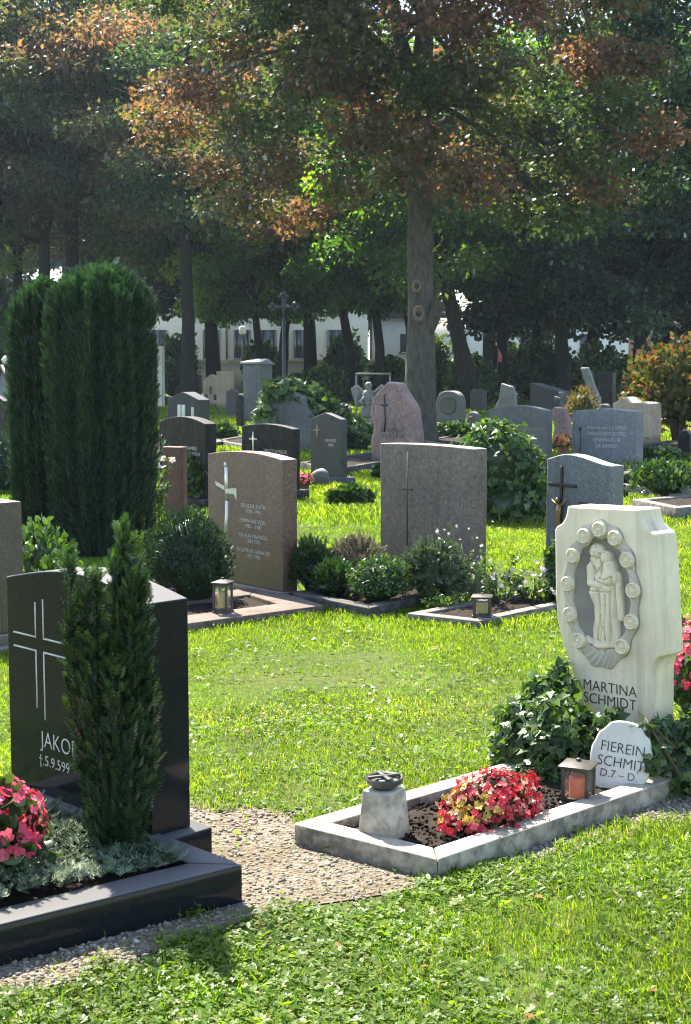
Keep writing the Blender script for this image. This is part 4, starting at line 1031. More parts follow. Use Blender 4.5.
# pots and flowers on the left
def potted(label, px, py, s, mat, tint, n=70):
    P = G(px, py); root = thing('potted_flowers', label, 'flowers', P, 0, 'pots of flowers on the graves')
    mb = MB(); lathe(mb, [(s * .5, 0), (s * .7, s * .9), (s * .75, s * .9), (s * .75, s), (s * .6, s)], 16); obj('pot', mb, M['terra'], root, smooth=40)
    Pp, D, K = dome(n * 2, (0, 0, s * 1.3), (s * 1.1, s * 1.1, s * .9), -.4, .15, (.7, 1), 2, px)
    mb = MB(); lump(mb, (0, 0, s * 1.25), (s * .7, s * .7, s * .6), ICO2, .2); scatter(mb, ROUND, Pp, unit(D + rng.normal(size=D.shape) * .5), D, s * .35, .6); obj('foliage', mb, M['box'], root)
    Pp, D, K = dome(n, (0, 0, s * 1.4), (s * 1.2, s * 1.2, s), -.1, .15, (.9, 1.05), 2, px)
    mb = MB(); scatter(mb, FLOWER, Pp, unit(np.cross(D, rvec(len(D)))), D, s * .24 * rng.uniform(.7, 1.2, len(D)), rng.uniform(*tint, len(D))); obj('blossoms', mb, M[mat], root)
    return root
potted('pot of deep pink flowers left of the reddish brown headstone', 203, 500, .11, 'redflower', (.5, .95))
potted('low pot of red flowers beside the short rust brown pillar', 189, 506, .1, 'redflower', (0, .6))
potted('pot of salmon flowers between the black and the dark grey headstones', 304, 492, .1, 'redflower', (.4, .9))
potted('pot of salmon orange flowers at the foot of the round pink stone', 563, 456, .16, 'orangeflower', (0, .8))
P = G(321, 488, .12)
lump_mb = MB(); lump(lump_mb, (0, 0, .12), (.13, .1, .15), ICO3, .12, 1.5, 2.0)
tag(obj('small_boulder', lump_mb, M['midgrey'], None, G(320, 489), smooth='all'), 'small rounded grey stone in front of the dark grey pointed headstone', 'stone')
shrub('leafy_shrub', 'small bright shrub before the black headstone with pale lettering', G(196, 508), (.22, .2, .34), 500, .07, 'box', ROUND, 'shrubs on the graves', 'shrub', .5, .2, .6, 9.0, (.3, .9))
wild_stems('climbing_plant', 'pale leaved climber along the right side of the columnar yew', G(157, 527), 7, .95, .12, 'box', 26, 'paleflower', 8, .075, .035)
kerb('grey stone border in the grass before the wide pale grey headstone', (668, 489), (760, 478), (560, 478), 'kerbgrey', .12, .14, ru=1.0, soil=True)
shrub('dark_bush', 'dark low bush at the left picture edge below the gabled shrine', G(-4, 492), (.45, .4, .42), 900, .09, 'yew', LEAF, 'shrubs on the graves', 'bush', .8, .2, .5, 8.8, (.1, .7), True, .8)
kp = kerb('pale stone planter border holding a small green shrub at the right edge', (676, 508), (760, 500), (636, 500), 'kerbgrey', .14, .13, ru=1, v_len=1.0)
shrub('round_shrub', 'small green shrub in the pale stone planter at the right edge', G(664, 496, .1), (.36, .3, .22), 900, .06, 'box', ROUND, 'shrubs on the graves', 'shrub', .7, .15, .6, 11.0, (.3, .9))
shrub('leafy_shrub', 'yellow green ground shrub at the foot of the wide pale grey headstone', G(634, 492, .0), (.4, .3, .22), 600, .06, 'box', LEAF, 'shrubs on the graves', 'shrub', .6, .2, .6, 12.0, (.4, .9))
shrub('begonia', 'mound of crimson begonias behind the right side of the limestone headstone', G(699, 730, .0), (.19, .2, .26), 400, .04, 'box', ROUND, 'bedding flowers on the graves', 'flowers', .62, .2, .3, 6.0, (.2, .8), True, .9, .8, ('redflower', 420, .016, (.1, .8)))
# the two columnar yews
def column(name, label, px, by, toppx, wpx, seed):
    P0_ = G(px, by); d = (P0_ - C0).dot(FW); r_ = wpx * d / F / 2; h = AT(px, toppx, P0_.y).z
    root = thing(name, label, 'yew', P0_, 0, 'columnar yews')
    N = int(46000 * r_ / .5)
    z = rng.uniform(0, 1, N) ** .85; an = rng.uniform(0, 2 * np.pi, N)
    env = np.minimum(1, np.sqrt(np.clip((1.0 - z) / .10, 0, 1)) ** .8) * (.90 + .10 * np.clip(z * 3, 0, 1))
    groove = vnoise(np.cos(an) * 2.2 + 5, np.sin(an) * 2.2 + z * .55, 2.6, seed); fine = vnoise(an * 4, z * h * 2.2, 1.6, seed + 9)
    rr = r_ * env * (.66 + .34 * groove + .12 * fine) * rng.uniform(.88, 1.03, N)
    cap_ = rng.uniform(size=N) < .16
    q = np.sqrt(rng.uniform(size=N)); rr = np.where(cap_, r_ * q * .93, rr); z = np.where(cap_, 1 - .16 * (q ** 2.2) - rng.uniform(0, .03, N), z)
    Pn = np.stack([rr * np.cos(an), rr * np.sin(an), z * h * (.97 + .05 * vnoise(np.cos(an) * rr * 6, np.sin(an) * rr * 6, 1.0, seed + 3) * (z > .8))], 1)
    D = np.stack([np.cos(an), np.sin(an), np.zeros(N)], 1)
    fwd = unit(D * rng.uniform(.2, .8, N)[:, None] + np.array([0, 0, 1.0]) + rng.normal(size=Pn.shape) * .25)
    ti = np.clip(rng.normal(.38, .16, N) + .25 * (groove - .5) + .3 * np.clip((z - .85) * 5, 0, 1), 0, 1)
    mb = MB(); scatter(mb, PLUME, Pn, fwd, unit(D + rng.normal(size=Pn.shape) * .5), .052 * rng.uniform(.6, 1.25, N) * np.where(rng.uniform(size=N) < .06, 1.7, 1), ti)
    m_ = 14; zz = np.linspace(.0, .95, m_)
    tube(mb, [(0, 0, q_ * h) for q_ in zz], [r_ * .74 * min(1, math.sqrt(max(.02, (1 - q_) / .2))) for q_ in zz], 20, .0, True, .1)
    obj('foliage', mb, M['cypress'], root)
    mb = MB()
    for k in range(5): tube(mb, [(.05 * math.cos(k * 1.26), .05 * math.sin(k * 1.26), -.03), (r_ * .5 * math.cos(k * 1.26), r_ * .5 * math.sin(k * 1.26), h * .35)], [.04, .02], 7)
    obj('stem', mb, M['stem'], root)
    return root
column('columnar_yew', 'broad columnar yew, the taller and wider of the two on the left', 104, 553, 271, 104, 1)
column('columnar_yew', 'slimmer columnar yew, half hidden behind the broader columnar yew', 44, 545, 285, 62, 2)
# ================================================================== far rows
def boulder_stone(name, label, px, by, top, wpx, mat, a, seed, thick=.4, prof=None, cat='gravestone', text=None):
    P = G(px, by); d = (P - C0).dot(FW); w_ = wpx * d / F; h = AT(px, top, P.y).z; t_ = w_ * thick
    root = thing(name, label, cat, P, -R(a), GR_STONE)
    pr = prof or [(-.5, 0), (.5, 0), (.48, .45), (.36, .8), (.12, .97), (-.1, 1.0), (-.36, .84), (-.5, .62), (-.47, .3)]
    fine = []
    for i in range(len(pr)):
        p, q = pr[i], pr[(i + 1) % len(pr)]
        for s in np.linspace(0, 1, 5)[:-1]:
            x, z = p[0] + (q[0] - p[0]) * s, p[1] + (q[1] - p[1]) * s
            e = .016 * nz((x * 3, z * 3, seed), 2.2, seed); fine.append(((x + e) * w_, max(0, z + (e if z > .02 else 0)) * h))
    mb = MB(); prism(mb, fine, -t_ / 2, t_ / 2); obj('stone', mb, M[mat], root, bevel=w_ * .05, seg=3, smooth=50)
    if text: lettering(root, text, h * .075, 0.0, h * .42, 'letterdark', y=-t_ / 2 - .003)
    return root, w_, h, t_
b_, w_, h_, t_ = boulder_stone('headstone', 'rough pinkish boulder headstone with a thin dark cross, left of the big tree trunk', 397, 468, 381, 53, 'pink', 30, 1.0, .35, [(-.46, 0), (.46, 0), (.5, .35), (.42, .68), (.1, .98), (-.12, 1.0), (-.44, .8), (-.5, .6), (-.4, .5), (-.48, .3)], text='Draghmin\nKarl 1920')
mb = MB(); c = -w_ * .18
tube(mb, [(c, -t_ / 2 - .01, h_ * .42), (c + .02, -t_ / 2 - .01, h_ * .55), (c, -t_ / 2 - .01, h_ * .85)], .012, 6); box(mb, c - .06, c + .06, -t_ / 2 - .018, -t_ / 2 - .004, h_ * .72, h_ * .735); obj('cross', mb, M['iron'], b_)
boulder_stone('headstone', 'small angular pale grey stone standing behind the wide grey headstone with gold lettering', 506, 424, 383, 22, 'palegrey', 20, 2.0, .4, [(-.42, 0), (.42, 0), (.5, .3), (.44, .75), (.3, .92), (-.2, 1), (-.3, .6), (-.5, .4)])
boulder_stone('headstone', 'round pink stone with a curved edge behind the two wide grey headstones', 560, 452, 407, 22, 'pink', 35, 3.0, .4, [(-.5, 0), (.35, 0), (.5, .4), (.48, .75), (.2, .98), (-.25, 1), (-.5, .85), (-.2, .6), (-.3, .3)])
boulder_stone('headstone', 'tall tilted pale stone slab rising from reddish plants', 590, 428, 367, 20, 'palegrey', 25, 4.0, .5, [(.0, 0), (.5, 0), (.5, .5), (.3, .62), (-.15, 1), (-.5, .98), (-.1, .62), (.05, .5)])
shrub('low_shrub', 'reddish low shrub at the foot of the tilted pale stone slab', G(582, 430), (.4, .35, .6), 500, .1, 'autumn', LEAF, 'shrubs on the graves', 'shrub', .7, .2, .5, 21.0, (.6, 1))
for args in (
    ('low beige arched gravestone with a small dark slot', (203, 219, 223, 408), 381, 40, 'peak', 'beige', .25),
    ('taller beige grey stone just right of the low beige arched gravestone', (217, 230, 235, 410), 371, 40, 'flat', 'beige', 0.),
    ('rounded dark grey headstone with a carved wreath right of the big tree trunk', (436, 460, 466, 427), 391, 35, 'round', 'midgrey', .3),
    ('dark slanted gravestone under the far trees, behind the small stone cross', (530, 560, 570, 415), 392, 40, 'slope', 'darkgrey', .3),
    ('beige sandstone headstone with a swan necked top beside the autumn bush', (612, 648, 661, 448), 404, 35, 'swan', 'beige', .16),
    ('tall dark narrow gravestone like a stub obelisk in the shade', (484, 493, 497, 402), 346, 40, 'peak', 'black_matt', .2),
    ('big dark grey gravestone in the deep shade behind the tilted slab', (598, 612, 616, 416), 372, 40, 'flat', 'black_matt', 0.),
    ('tall grey stele half hidden behind the autumn bush', (671, 681, 686, 432), 376, 40, 'flat', 'midgrey', 0.),
    ('slim white stele right of the broad columnar yew', (157, 162, 165, 408), 346, 40, 'flat', 'marble', 0.),
    ('low grey gravestone at the left edge behind the slim columnar yew', (-14, 6, 12, 440), 402, 40, 'peak', 'black_matt', .15),
    ('small dark gravestone in the shade left of the pale grey pillar', (236, 242, 245, 428), 398, 40, 'arch', 'black_matt', .1),
    ('low dark gravestone between the pale grey pillar and the low beige stones', (226, 236, 240, 418), 392, 40, 'peak', 'darkgrey', .1),
    ('small grey gravestone right behind the dark pointed headstone', (334, 347, 352, 432), 408, 40, 'arch', 'midgrey', .1),
    ('squat dark gravestone between the metal frame and the big trunk', (392, 402, 406, 424), 398, 40, 'flat', 'darkgrey', 0.),
    ('small mossy gravestone between the rounded wreath headstone and the ivy clad stone', (466, 477, 481, 434), 412, 40, 'round', 'midgrey', .2),
    ('narrow dark gravestone left of the leaning dark trunk', (428, 436, 439, 405), 378, 40, 'peak', 'black_matt', .1),
    ('small pale gravestone behind the beige low stones', (192, 199, 202, 398), 377, 40, 'arch', 'palegrey', .1),
    ('dark gravestone in the shade below the tilted pale slab', (541, 551, 555, 406), 384, 40, 'flat', 'black_matt', 0.),
    ('low broad dark gravestone under the far hedge beside the iron cross', (298, 312, 317, 414), 394, 40, 'arch', 'black_matt', .1),
    ('grey gravestone with a rounded top behind the sandstone headstone', (598, 608, 612, 432), 404, 40, 'round', 'midgrey', .2),
    ('small black gravestone at the right edge below the rust orange bush', (677, 690, 695, 462), 436, 40, 'arch', 'black_matt', .1),
    ('dark stump like gravestone under the pink pennant', (503, 512, 516, 410), 386, 40, 'peak', 'black_matt', .1),
    ('low black gravestone with a pale rounded top under the far trees', (340, 356, 362, 402), 374, 40, 'round', 'black_matt', .3),
    ('low dark gravestone left of the rounded wreath headstone', (520, 536, 541, 398), 379, 40, 'flat', 'darkgrey', 0.),
    ('broad low grey gravestone in the shade right of the leaning tree', (470, 482, 487, 412), 392, 40, 'arch', 'darkgrey', .1)):
    lb, px, top, a, kind, mat, rise = args
    hs, w_, t_, h_ = headstone('headstone', lb, px, top, a, kind, mat, rise, None, None, .02)
    if 'wreath' in lb:
        mb = MB(); lathe(mb, [(w_ * .3, -.03), (w_ * .34, .0), (w_ * .3, .012), (w_ * .24, .0)], 24); o = obj('wreath', mb, M['midgrey'], hs, (0, -.02, h_ * .6)); o.rotation_euler = (R(90), 0, 0)
        mb = MB(); box(mb, -w_ * .7, w_ * .7, -.2, t_ + .1, 0, .1); obj('plinth', mb, M['midgrey'], hs, bevel=.01)
    if 'slot' in lb:
        mb = MB(); box(mb, -.04, .04, -.02, .02, h_ * .5, h_ * .8); box(mb, -w_ * .35, -w_ * .2, -.02, .02, h_ * .3, h_ * .5); box(mb, w_ * .2, w_ * .35, -.02, .02, h_ * .3, h_ * .5); obj('slot', mb, M['iron'], hs)
    if 'swan' in lb: lettering(hs, 'FAMILIE\nPANG', .1, 0, h_ * .6, 'letterdark')
# pair of dark slabs with white panels
hs, w_, t_, h_ = headstone('headstone', 'dark grey triple gravestone with two upright white panels', (168, 199, 210, 436), 400, 35, 'peak', 'darkgrey', .18, (.08, .1), 'darkgrey')
for x0, x1, z1 in ((-.16, -.06, .86), (-.03, .08, .86), (.28, .36, .8)):
    mb = MB(); box(mb, w_ * x0, w_ * x1, -.03, -.002, h_ * .12, h_ * z1); obj('panel', mb, M['marble'], hs, bevel=.006)
# pale pillar with a cap
P = G(258, 424); d = (P - C0).dot(FW); pw = 21 * d / F; ph = AT(258, 360, P.y).z
root = thing('grave_pillar', 'tall pale grey pillar with a sloping cap slab left of the ivy covered rock', 'grave pillar', P, -R(35), GR_STONE)
mb = MB(); box(mb, -pw / 2, pw / 2, -pw / 2, pw / 2, 0, ph * .93); obj('shaft', mb, M['midgrey'], root, bevel=.02)
mb = MB(); q = pw * .6; mb.add([(-q, -q, ph * .931), (q, -q, ph * .931), (q, q, ph * .931), (-q, q, ph * .931), (-q, -q, ph * .97), (q, -q, ph * .97), (q * .6, q * .6, ph * 1.02), (-q * .6, q * .6, ph * 1.02)], [(3, 2, 1, 0), (4, 5, 6, 7), (0, 1, 5, 4), (1, 2, 6, 5), (2, 3, 7, 6), (3, 0, 4, 7)]); obj('cap', mb, M['palegrey'], root, bevel=.01)
mb = MB(); box(mb, -pw * .32, pw * .32, -pw / 2 - .015, -pw / 2 - .002, ph * .2, ph * .8); obj('panel', mb, M['midgrey'], root, bevel=.01)
# rock with ivy and an iron cross
P = G(290, 452); d = (P - C0).dot(FW)
rk, w_, h_, t_ = boulder_stone('headstone', 'big rough grey rock gravestone overgrown with ivy under a tall iron cross', 290, 452, 388, 68, 'midgrey', 25, 6.0, .4, [(-.5, 0), (.5, 0), (.5, .5), (.34, .85), (.05, 1), (-.2, .92), (-.4, .6)])
ivy_mass('ivy', 'brownish ivy draped over the big rough rock', [((-.05, .05, h_ * .92), (w_ * .34, .4, h_ * .2)), ((-w_ * .36, 0, h_ * .55), (w_ * .13, .35, h_ * .25)), ((w_ * .40, .0, h_ * .6), (w_ * .2, .4, h_ * .38)), ((w_ * .62, .2, h_ * .4), (w_ * .25, .4, h_ * .4)), ((w_ * .9, .4, h_ * .25), (w_ * .35, .4, h_ * .25))], 1500, .16, P, cat='ivy')
ip = AT(284, 380, P.y + .5); it = AT(284, 296, P.y + .5)
root = thing('iron_cross', 'tall ornate iron cross rising behind the big ivy covered rock', 'grave cross', (ip.x, ip.y, 0))
s_ = (it.z) ; cw = 11 * d / F
mb = MB(); tube(mb, [(0, 0, 0), (0, 0, s_ - cw * .9)], [.045, .03], 8); obj('post', mb, M['iron'], root)
mb = MB(); zc = s_ - cw
box(mb, -.035, .035, -.025, .025, zc - cw * .95, zc + cw); box(mb, -cw, -.036, -.025, .025, zc - .035, zc + .035); box(mb, .036, cw, -.025, .025, zc - .035, zc + .035)
for (x, z) in ((-cw, zc), (cw, zc), (0, zc + cw), (0, zc)):
    for k in range(4): lump(mb, (x + .05 * math.cos(k * 1.57), 0, z + .05 * math.sin(k * 1.57)), (.055, .03, .055), ICO1, 0)
obj('crosspiece', mb, M['iron'], root)
# little stone cross
P = G(561, 424); d = (P - C0).dot(FW); h = AT(561, 392, P.y).z; k = 7 * d / F
root = thing('stone_cross', 'small grey stone cross with flared arms between the wide grey headstones', 'grave cross', P, -R(25), GR_STONE)
mb = MB(); z = h - k
for pts in ([(-k * .25, 0), (k * .25, 0), (k * .2, z - k * .21), (-k * .2, z - k * .21)], [(-k * .2, z - k * .2), (k * .2, z - k * .2), (k, z - k * .4), (k, z + k * .4), (k * .2, z + k * .2), (k * .4, h), (-k * .4, h), (-k * .2, z + k * .2), (-k, z + k * .4), (-k, z - k * .4)]): prism(mb, pts, -k * .2, k * .2)
obj('cross', mb, M['midgrey'], root, bevel=.015)
# metal frame with a pale statue
P = G(373, 437); d = (P - C0).dot(FW); fw2 = 17 * d / F; fh = AT(373, 373, P.y).z
root = thing('metal_frame', 'thin grey metal frame standing round the small pale statue', 'grave frame', P, -R(10))
mb = MB()
for x in (-fw2, fw2): box(mb, x - .02, x + .02, -.02, .02, 0, fh - .041)
box(mb, -fw2 - .02, fw2 + .02, -.02, .02, fh - .04, fh); obj('frame', mb, M['steel'], root, bevel=.005)
st_ = thing('statue', 'small pale stone angel statue inside the thin metal frame', 'statue', P + Vector((-.1, .12, 0)), -R(10))
mb = MB(); box(mb, -.18, .18, -.14, .14, 0, fh * .3); obj('pedestal', mb, M['palegrey'], st_, bevel=.02)
mb = MB()
prof = [(.15, .0), (.17, .1), (.13, .3), (.11, .45), (.13, .6), (.1, .68), (.045, .72), (.07, .77), (.075, .84), (.04, .9)]
lathe(mb, [(r_ * fh * .75, fh * .301 + z * fh * .62) for r_, z in prof], 14); tube(mb, [(-.02, -.05, fh * .66), (-.16, -.1, fh * .55), (-.06, -.16, fh * .5)], [.05, .045, .03], 8); tube(mb, [(.02, -.05, fh * .66), (.15, -.1, fh * .55), (.05, -.17, fh * .52)], [.05, .045, .03], 8)
obj('figure', mb, M['palegrey'], st_, smooth='all')
mb = MB()
for s in (-1, 1): prism(mb, [(s * .05, fh * .5), (s * .3, fh * .45), (s * .42, fh * .75), (s * .28, fh * .82), (s * .06, fh * .68)], .08, .12)
obj('wings', mb, M['palegrey'], st_, bevel=.01)
# white shrine at the left edge
P = G(4, 436); h = AT(4, 360, P.y).z; d = (P - C0).dot(FW); k = 9 * d / F
root = thing('grave_shrine', 'pale grey gabled shrine at the left edge beside the slim columnar yew', 'shrine', P, -R(20), GR_STONE)
mb = MB(); prism(mb, [(-k, 0), (k, 0), (k, h * .62), (0, h * .88), (-k, h * .62)], 0, .3); obj('body', mb, M['palegrey'], root, bevel=.015)
mb = MB(); mb.add([(-k * 1.1, -.06, h * .60), (0, -.06, h * .885), (0, .36, h * .885), (-k * 1.1, .36, h * .60), (-k * 1.1, -.06, h * .65), (0, -.06, h * .94), (0, .36, h * .94), (-k * 1.1, .36, h * .65)], [(0, 1, 5, 4), (1, 2, 6, 5), (2, 3, 7, 6), (3, 0, 4, 7), (4, 5, 6, 7), (3, 2, 1, 0)])
mb.add([(k * 1.1, -.06, h * .60), (0.001, -.06, h * .885), (0.001, .36, h * .885), (k * 1.1, .36, h * .60), (k * 1.1, -.06, h * .65), (0.001, -.06, h * .94), (0.001, .36, h * .94), (k * 1.1, .36, h * .65)], [(0, 4, 5, 1), (1, 5, 6, 2), (2, 6, 7, 3), (3, 7, 4, 0), (4, 7, 6, 5), (3, 0, 1, 2)]); obj('roof', mb, M['slate'], root)
mb = MB(); lathe(mb, [(.02, 0), (.08, .05), (.1, .12), (.03, .2)], 12, (0, .15, h * .94)); obj('finial', mb, M['marble'], root)
# pink pennant on a pole
P = G(497, 405); h = AT(497, 346, P.y).z; d = (P - C0).dot(FW)
root = thing('pennant', 'small pink cloth pennant on a thin pole under the dark trees', 'pennant', P)
mb = MB(); tube(mb, [(0, 0, 0), (0, 0, h)], .015, 6); obj('pole', mb, M['steel'], root)
mb = MB(); c = 5 * d / F; hz = 16 * d / F
pts = [(0.02, h - .06), (c * .5, h - hz * .35), (c * .9, h - hz * .6), (c * .8, h - hz), (.02, h - hz)]
mb.add([(x, .02 * math.sin(i * 2), z) for i, (x, z) in enumerate(pts)] + [(x, .02 * math.sin(i * 2) + .006, z) for i, (x, z) in enumerate(pts)], [(0, 4, 3, 2, 1), (5, 6, 7, 8, 9)] + [(i, (i + 1) % 5, (i + 1) % 5 + 5, i + 5) for i in range(5)]); obj('cloth', mb, M['pinkcloth'], root)
# street lamp in front of the building
P = G(243, 392); h = AT(243, 326, P.y).z; d = (P - C0).dot(FW)
root = thing('street_lamp', 'slender lamp post with a white lantern head before the white building', 'street lamp', P)
mb = MB(); tube(mb, [(0, 0, 0), (0, 0, h - .5)], [.07, .05], 8); obj('post', mb, M['iron'], root)
mb = MB(); lathe(mb, [(.1, h - .5), (.22, h - .42), (.2, h - .05), (.08, h)], 14); obj('lamp_shade', mb, M['marble'], root)
# low graves strewn in the shade: borders and slabs
far_k = [((330, 470), (420, 455), (300, 462), 'kerbdark', 'dark border before the rough pinkish boulder headstone'), ((560, 470), (640, 456), (520, 464), 'kerbgrey', 'grey border between the two wide grey headstones'),
         ((250, 446), (330, 432), (215, 440), 'kerbgrey', 'grey border in the shade before the big rough rock'), ((470, 448), (540, 436), (420, 440), 'kerbgrey', 'grey border behind the ivy clad headstone'),
         ((640, 452), (740, 440), (610, 447), 'kerbdark', 'dark border under the autumn bush'), ((160, 452), (230, 440), (110, 446), 'kerbdark', 'dark border before the triple gravestone with white panels')]
for px, by, wp, tp_, mt_, lb in ((222, 442, 30, 428, 'box', 'low green planting before the tall pale grey pillar'), (345, 452, 34, 436, 'yew', 'dark low planting left of the rough pinkish boulder'), (455, 442, 40, 427, 'box', 'green planting in front of the rounded wreath headstone'),
        (140, 446, 40, 425, 'yew', 'dark planting behind the right columnar yew'), (230, 480, 26, 462, 'yew', 'dark planting between the two black headstones'), (350, 506, 34, 492, 'box', 'low planting before the dark grey pointed headstone'),
        (520, 448, 30, 436, 'yew', 'dark planting behind the ivy clad headstone'), (600, 500, 40, 484, 'yew', 'dark creeping planting right of the blue grey headstone'), (400, 480, 50, 466, 'yew', 'dark planting at the foot of the rough pinkish boulder'),
        (655, 464, 60, 452, 'box', 'low green planting under the autumn bush'), (275, 470, 40, 455, 'ivy', 'ivy bed in front of the big rough rock'), (190, 430, 40, 418, 'ivy', 'dark bed behind the triple gravestone with white panels'), (585, 446, 40, 430, 'ivy', 'dark bed behind the round pink stone')):
    P = G(px, by); d = (P - C0).dot(FW); rw_ = wp * d / F / 2; hh = max(.12, AT(px, tp_, P.y).z)
    shrub('low_planting', lb, P, (rw_, rw_ * .6, hh * .8), 700, .09, mt_, ROUND, 'plantings on the far graves', 'plants', .8, .3, .4, px * .17, (.1, .9), False, .9, .4, None, -.3)
for c, r_, l_, m_, lb in far_k: kerb(lb, c, r_, l_, m_, .14, .13, soil=True)
# autumn bush
P = G(652, 446)
shrub('autumn_bush', 'tall bush turning yellow green and rust orange beside the beige headstone', P + Vector((.62, .7, 0)), (.92, .8, .92), 2600, .13, 'autumn', ROUND, None, 'bush', .62, .35, .5, 31.0, (0, 1.0), True, .9, 1.15, None, -.8)
P = G(700, 446)
shrub('autumn_bush', 'rust orange bush cut by the right edge behind the planter', P + Vector((.2, .9, 0)), (.7, .7, .9), 900, .16, 'autumn', ROUND, None, 'bush', .6, .35, .5, 37.0, (.5, 1.0), True, .9, 1.1, None, -.8)
# dark bushes under the trees
for px, by, wp, tp_, lb in ((540, 402, 66, 346, 'broad dark bush below the far trees behind the slanted gravestone'), (470, 406, 44, 362, 'low dark bush behind the rounded wreath headstone'), (598, 404, 60, 352, 'dark bush in the shade behind the tilted slab'),
        (325, 404, 46, 372, 'dark bush between the iron cross and the metal frame'), (135, 404, 60, 350, 'dark bush behind the right side of the broad columnar yew'), (388, 400, 34, 362, 'low dark bush behind the metal frame'),
        (668, 400, 80, 340, 'tall dark bush behind the autumn bush'), (-2, 404, 44, 282, 'tall dark bush behind the slim columnar yew'), (508, 398, 44, 350, 'dark bush around the foot of the pink pennant pole'), (300, 404, 40, 380, 'small dark bush right of the pale grey pillar'),
        (345, 398, 40, 340, 'tall dark bush before the white building left of the forked green tree'), (262, 398, 34, 346, 'dark bush before the white building behind the pale grey pillar'), (430, 398, 40, 338, 'tall dark bush right behind the big maple trunk'), (178, 398, 40, 340, 'tall dark bush behind the slim white stele')):
    P = G(px, by); d = (P - C0).dot(FW); rw_ = wp * d / F / 2; hh = AT(px, tp_, P.y).z
    shrub('dark_bush', lb, P, (rw_, rw_ * .7, hh * .55), 1500, .2, 'ivy', ROUND, 'dark bushes under the far trees', 'bush', .85, .3, .4, px * .13, (.1, .9), True, .9, .9, None, -.8)
# ------------------------------------------------------------------ buildings and wall behind
YB = 92
def bx(px, Y): return AT(px, 365, Y).x
def bzz(py, Y): return AT(345, py, Y).z
root = thing('apartment_building', 'white rendered apartment building with tall grey windows behind the far trees', 'building', (0, 0, 0))
x0, x1 = bx(120, YB), bx(368, YB); zt = bzz(225, YB)
mb = MB(); box(mb, x0, x1, YB, YB + 12, 0, zt); obj('wall', mb, M['white'], root)
mb = MB(); box(mb, x0 - .4, x1 + .4, YB - .4, YB + 12.4, zt + .001, zt + .5); obj('roof', mb, M['slate'], root)
mb = MB(); box(mb, x0 - .03, x1 + .03, YB - .12, YB - .003, 0, bzz(362, YB)); obj('plinth', mb, M['greywall'], root)
for py0, py1 in ((330, 362), (285, 318), (243, 272)):
    for pxa in (130, 152, 205, 236, 262, 296, 330):
        xa, xb = bx(pxa, YB), bx(pxa + 13, YB); za, zb_ = bzz(py1 - 4, YB), bzz(py0, YB)
        mb = MB(); box(mb, xa, xb, YB - .06, YB - .002, za, zb_); wn = obj('window', mb, M['window'], root)
        mb = MB(); box(mb, xa - .12, xa, YB - .1, YB - .003, za, zb_); box(mb, xb, xb + .12, YB - .1, YB - .003, za, zb_); box(mb, xa - .12, xb + .12, YB - .14, YB - .004, za - .14, za - .001); box(mb, (xa + xb) / 2 - .05, (xa + xb) / 2 + .05, YB - .09, YB - .061, za, zb_); obj('frame', mb, M['steel'], wn)
for pxa in (186, 227, 288):
    mb = MB(); tube(mb, [(bx(pxa, YB), YB - .15, 0), (bx(pxa, YB), YB - .15, zt)], .07, 8); obj('drainpipe', mb, M['steel'], root)
root = thing('low_building', 'long low white building glimpsed between the far tree trunks', 'building', (0, 0, 0))
x0, x1 = bx(372, 95), bx(628, 95); zt = bzz(318, 95)
mb = MB(); box(mb, x0, x1, 95, 104, 0, zt); obj('wall', mb, M['white'], root)
mb = MB(); box(mb, x0 - .4, x1 - .01, 94.6, 104.4, zt + .001, zt + .4); obj('roof', mb, M['slate'], root)
for pxa in (400, 452, 520, 580):
    mb = MB(); box(mb, bx(pxa, 95), bx(pxa + 14, 95), 94.93, 94.998, bzz(352, 95), bzz(334, 95)); wn = obj('window', mb, M['window'], root)
    mb = MB(); box(mb, bx(pxa - 1.5, 95), bx(pxa + 15.5, 95), 94.85, 94.997, bzz(354, 95), bzz(352.2, 95)); obj('sill', mb, M['steel'], wn)
root = thing('salmon_building', 'salmon rendered house corner glimpsed above the autumn bush', 'building', (0, 0, 0))
mb = MB(); box(mb, bx(620, 97), bx(760, 97), 97, 106, 0, bzz(280, 97)); obj('wall', mb, M['salmon'], root)
mb = MB(); box(mb, bx(620, 97), bx(762, 97), 96.6, 106.4, bzz(280, 97) + .001, bzz(276, 97)); obj('roof', mb, M['slate'], root)
mb = MB(); box(mb, bx(650, 97), bx(664, 97), 96.93, 96.998, bzz(350, 97), bzz(322, 97)); obj('window', mb, M['window'], root)
YW = 82
mb = MB(); box(mb, bx(-250, YW), bx(950, YW), YW, YW + .35, 0, bzz(362, YW)); box(mb, bx(-250, YW) - .1, bx(950, YW) + .1, YW - .08, YW + .43, bzz(362, YW) + .001, bzz(359.5, YW))
tag(obj('boundary_wall', mb, M['greywall']), 'long low grey brown cemetery wall before the white buildings', 'wall')
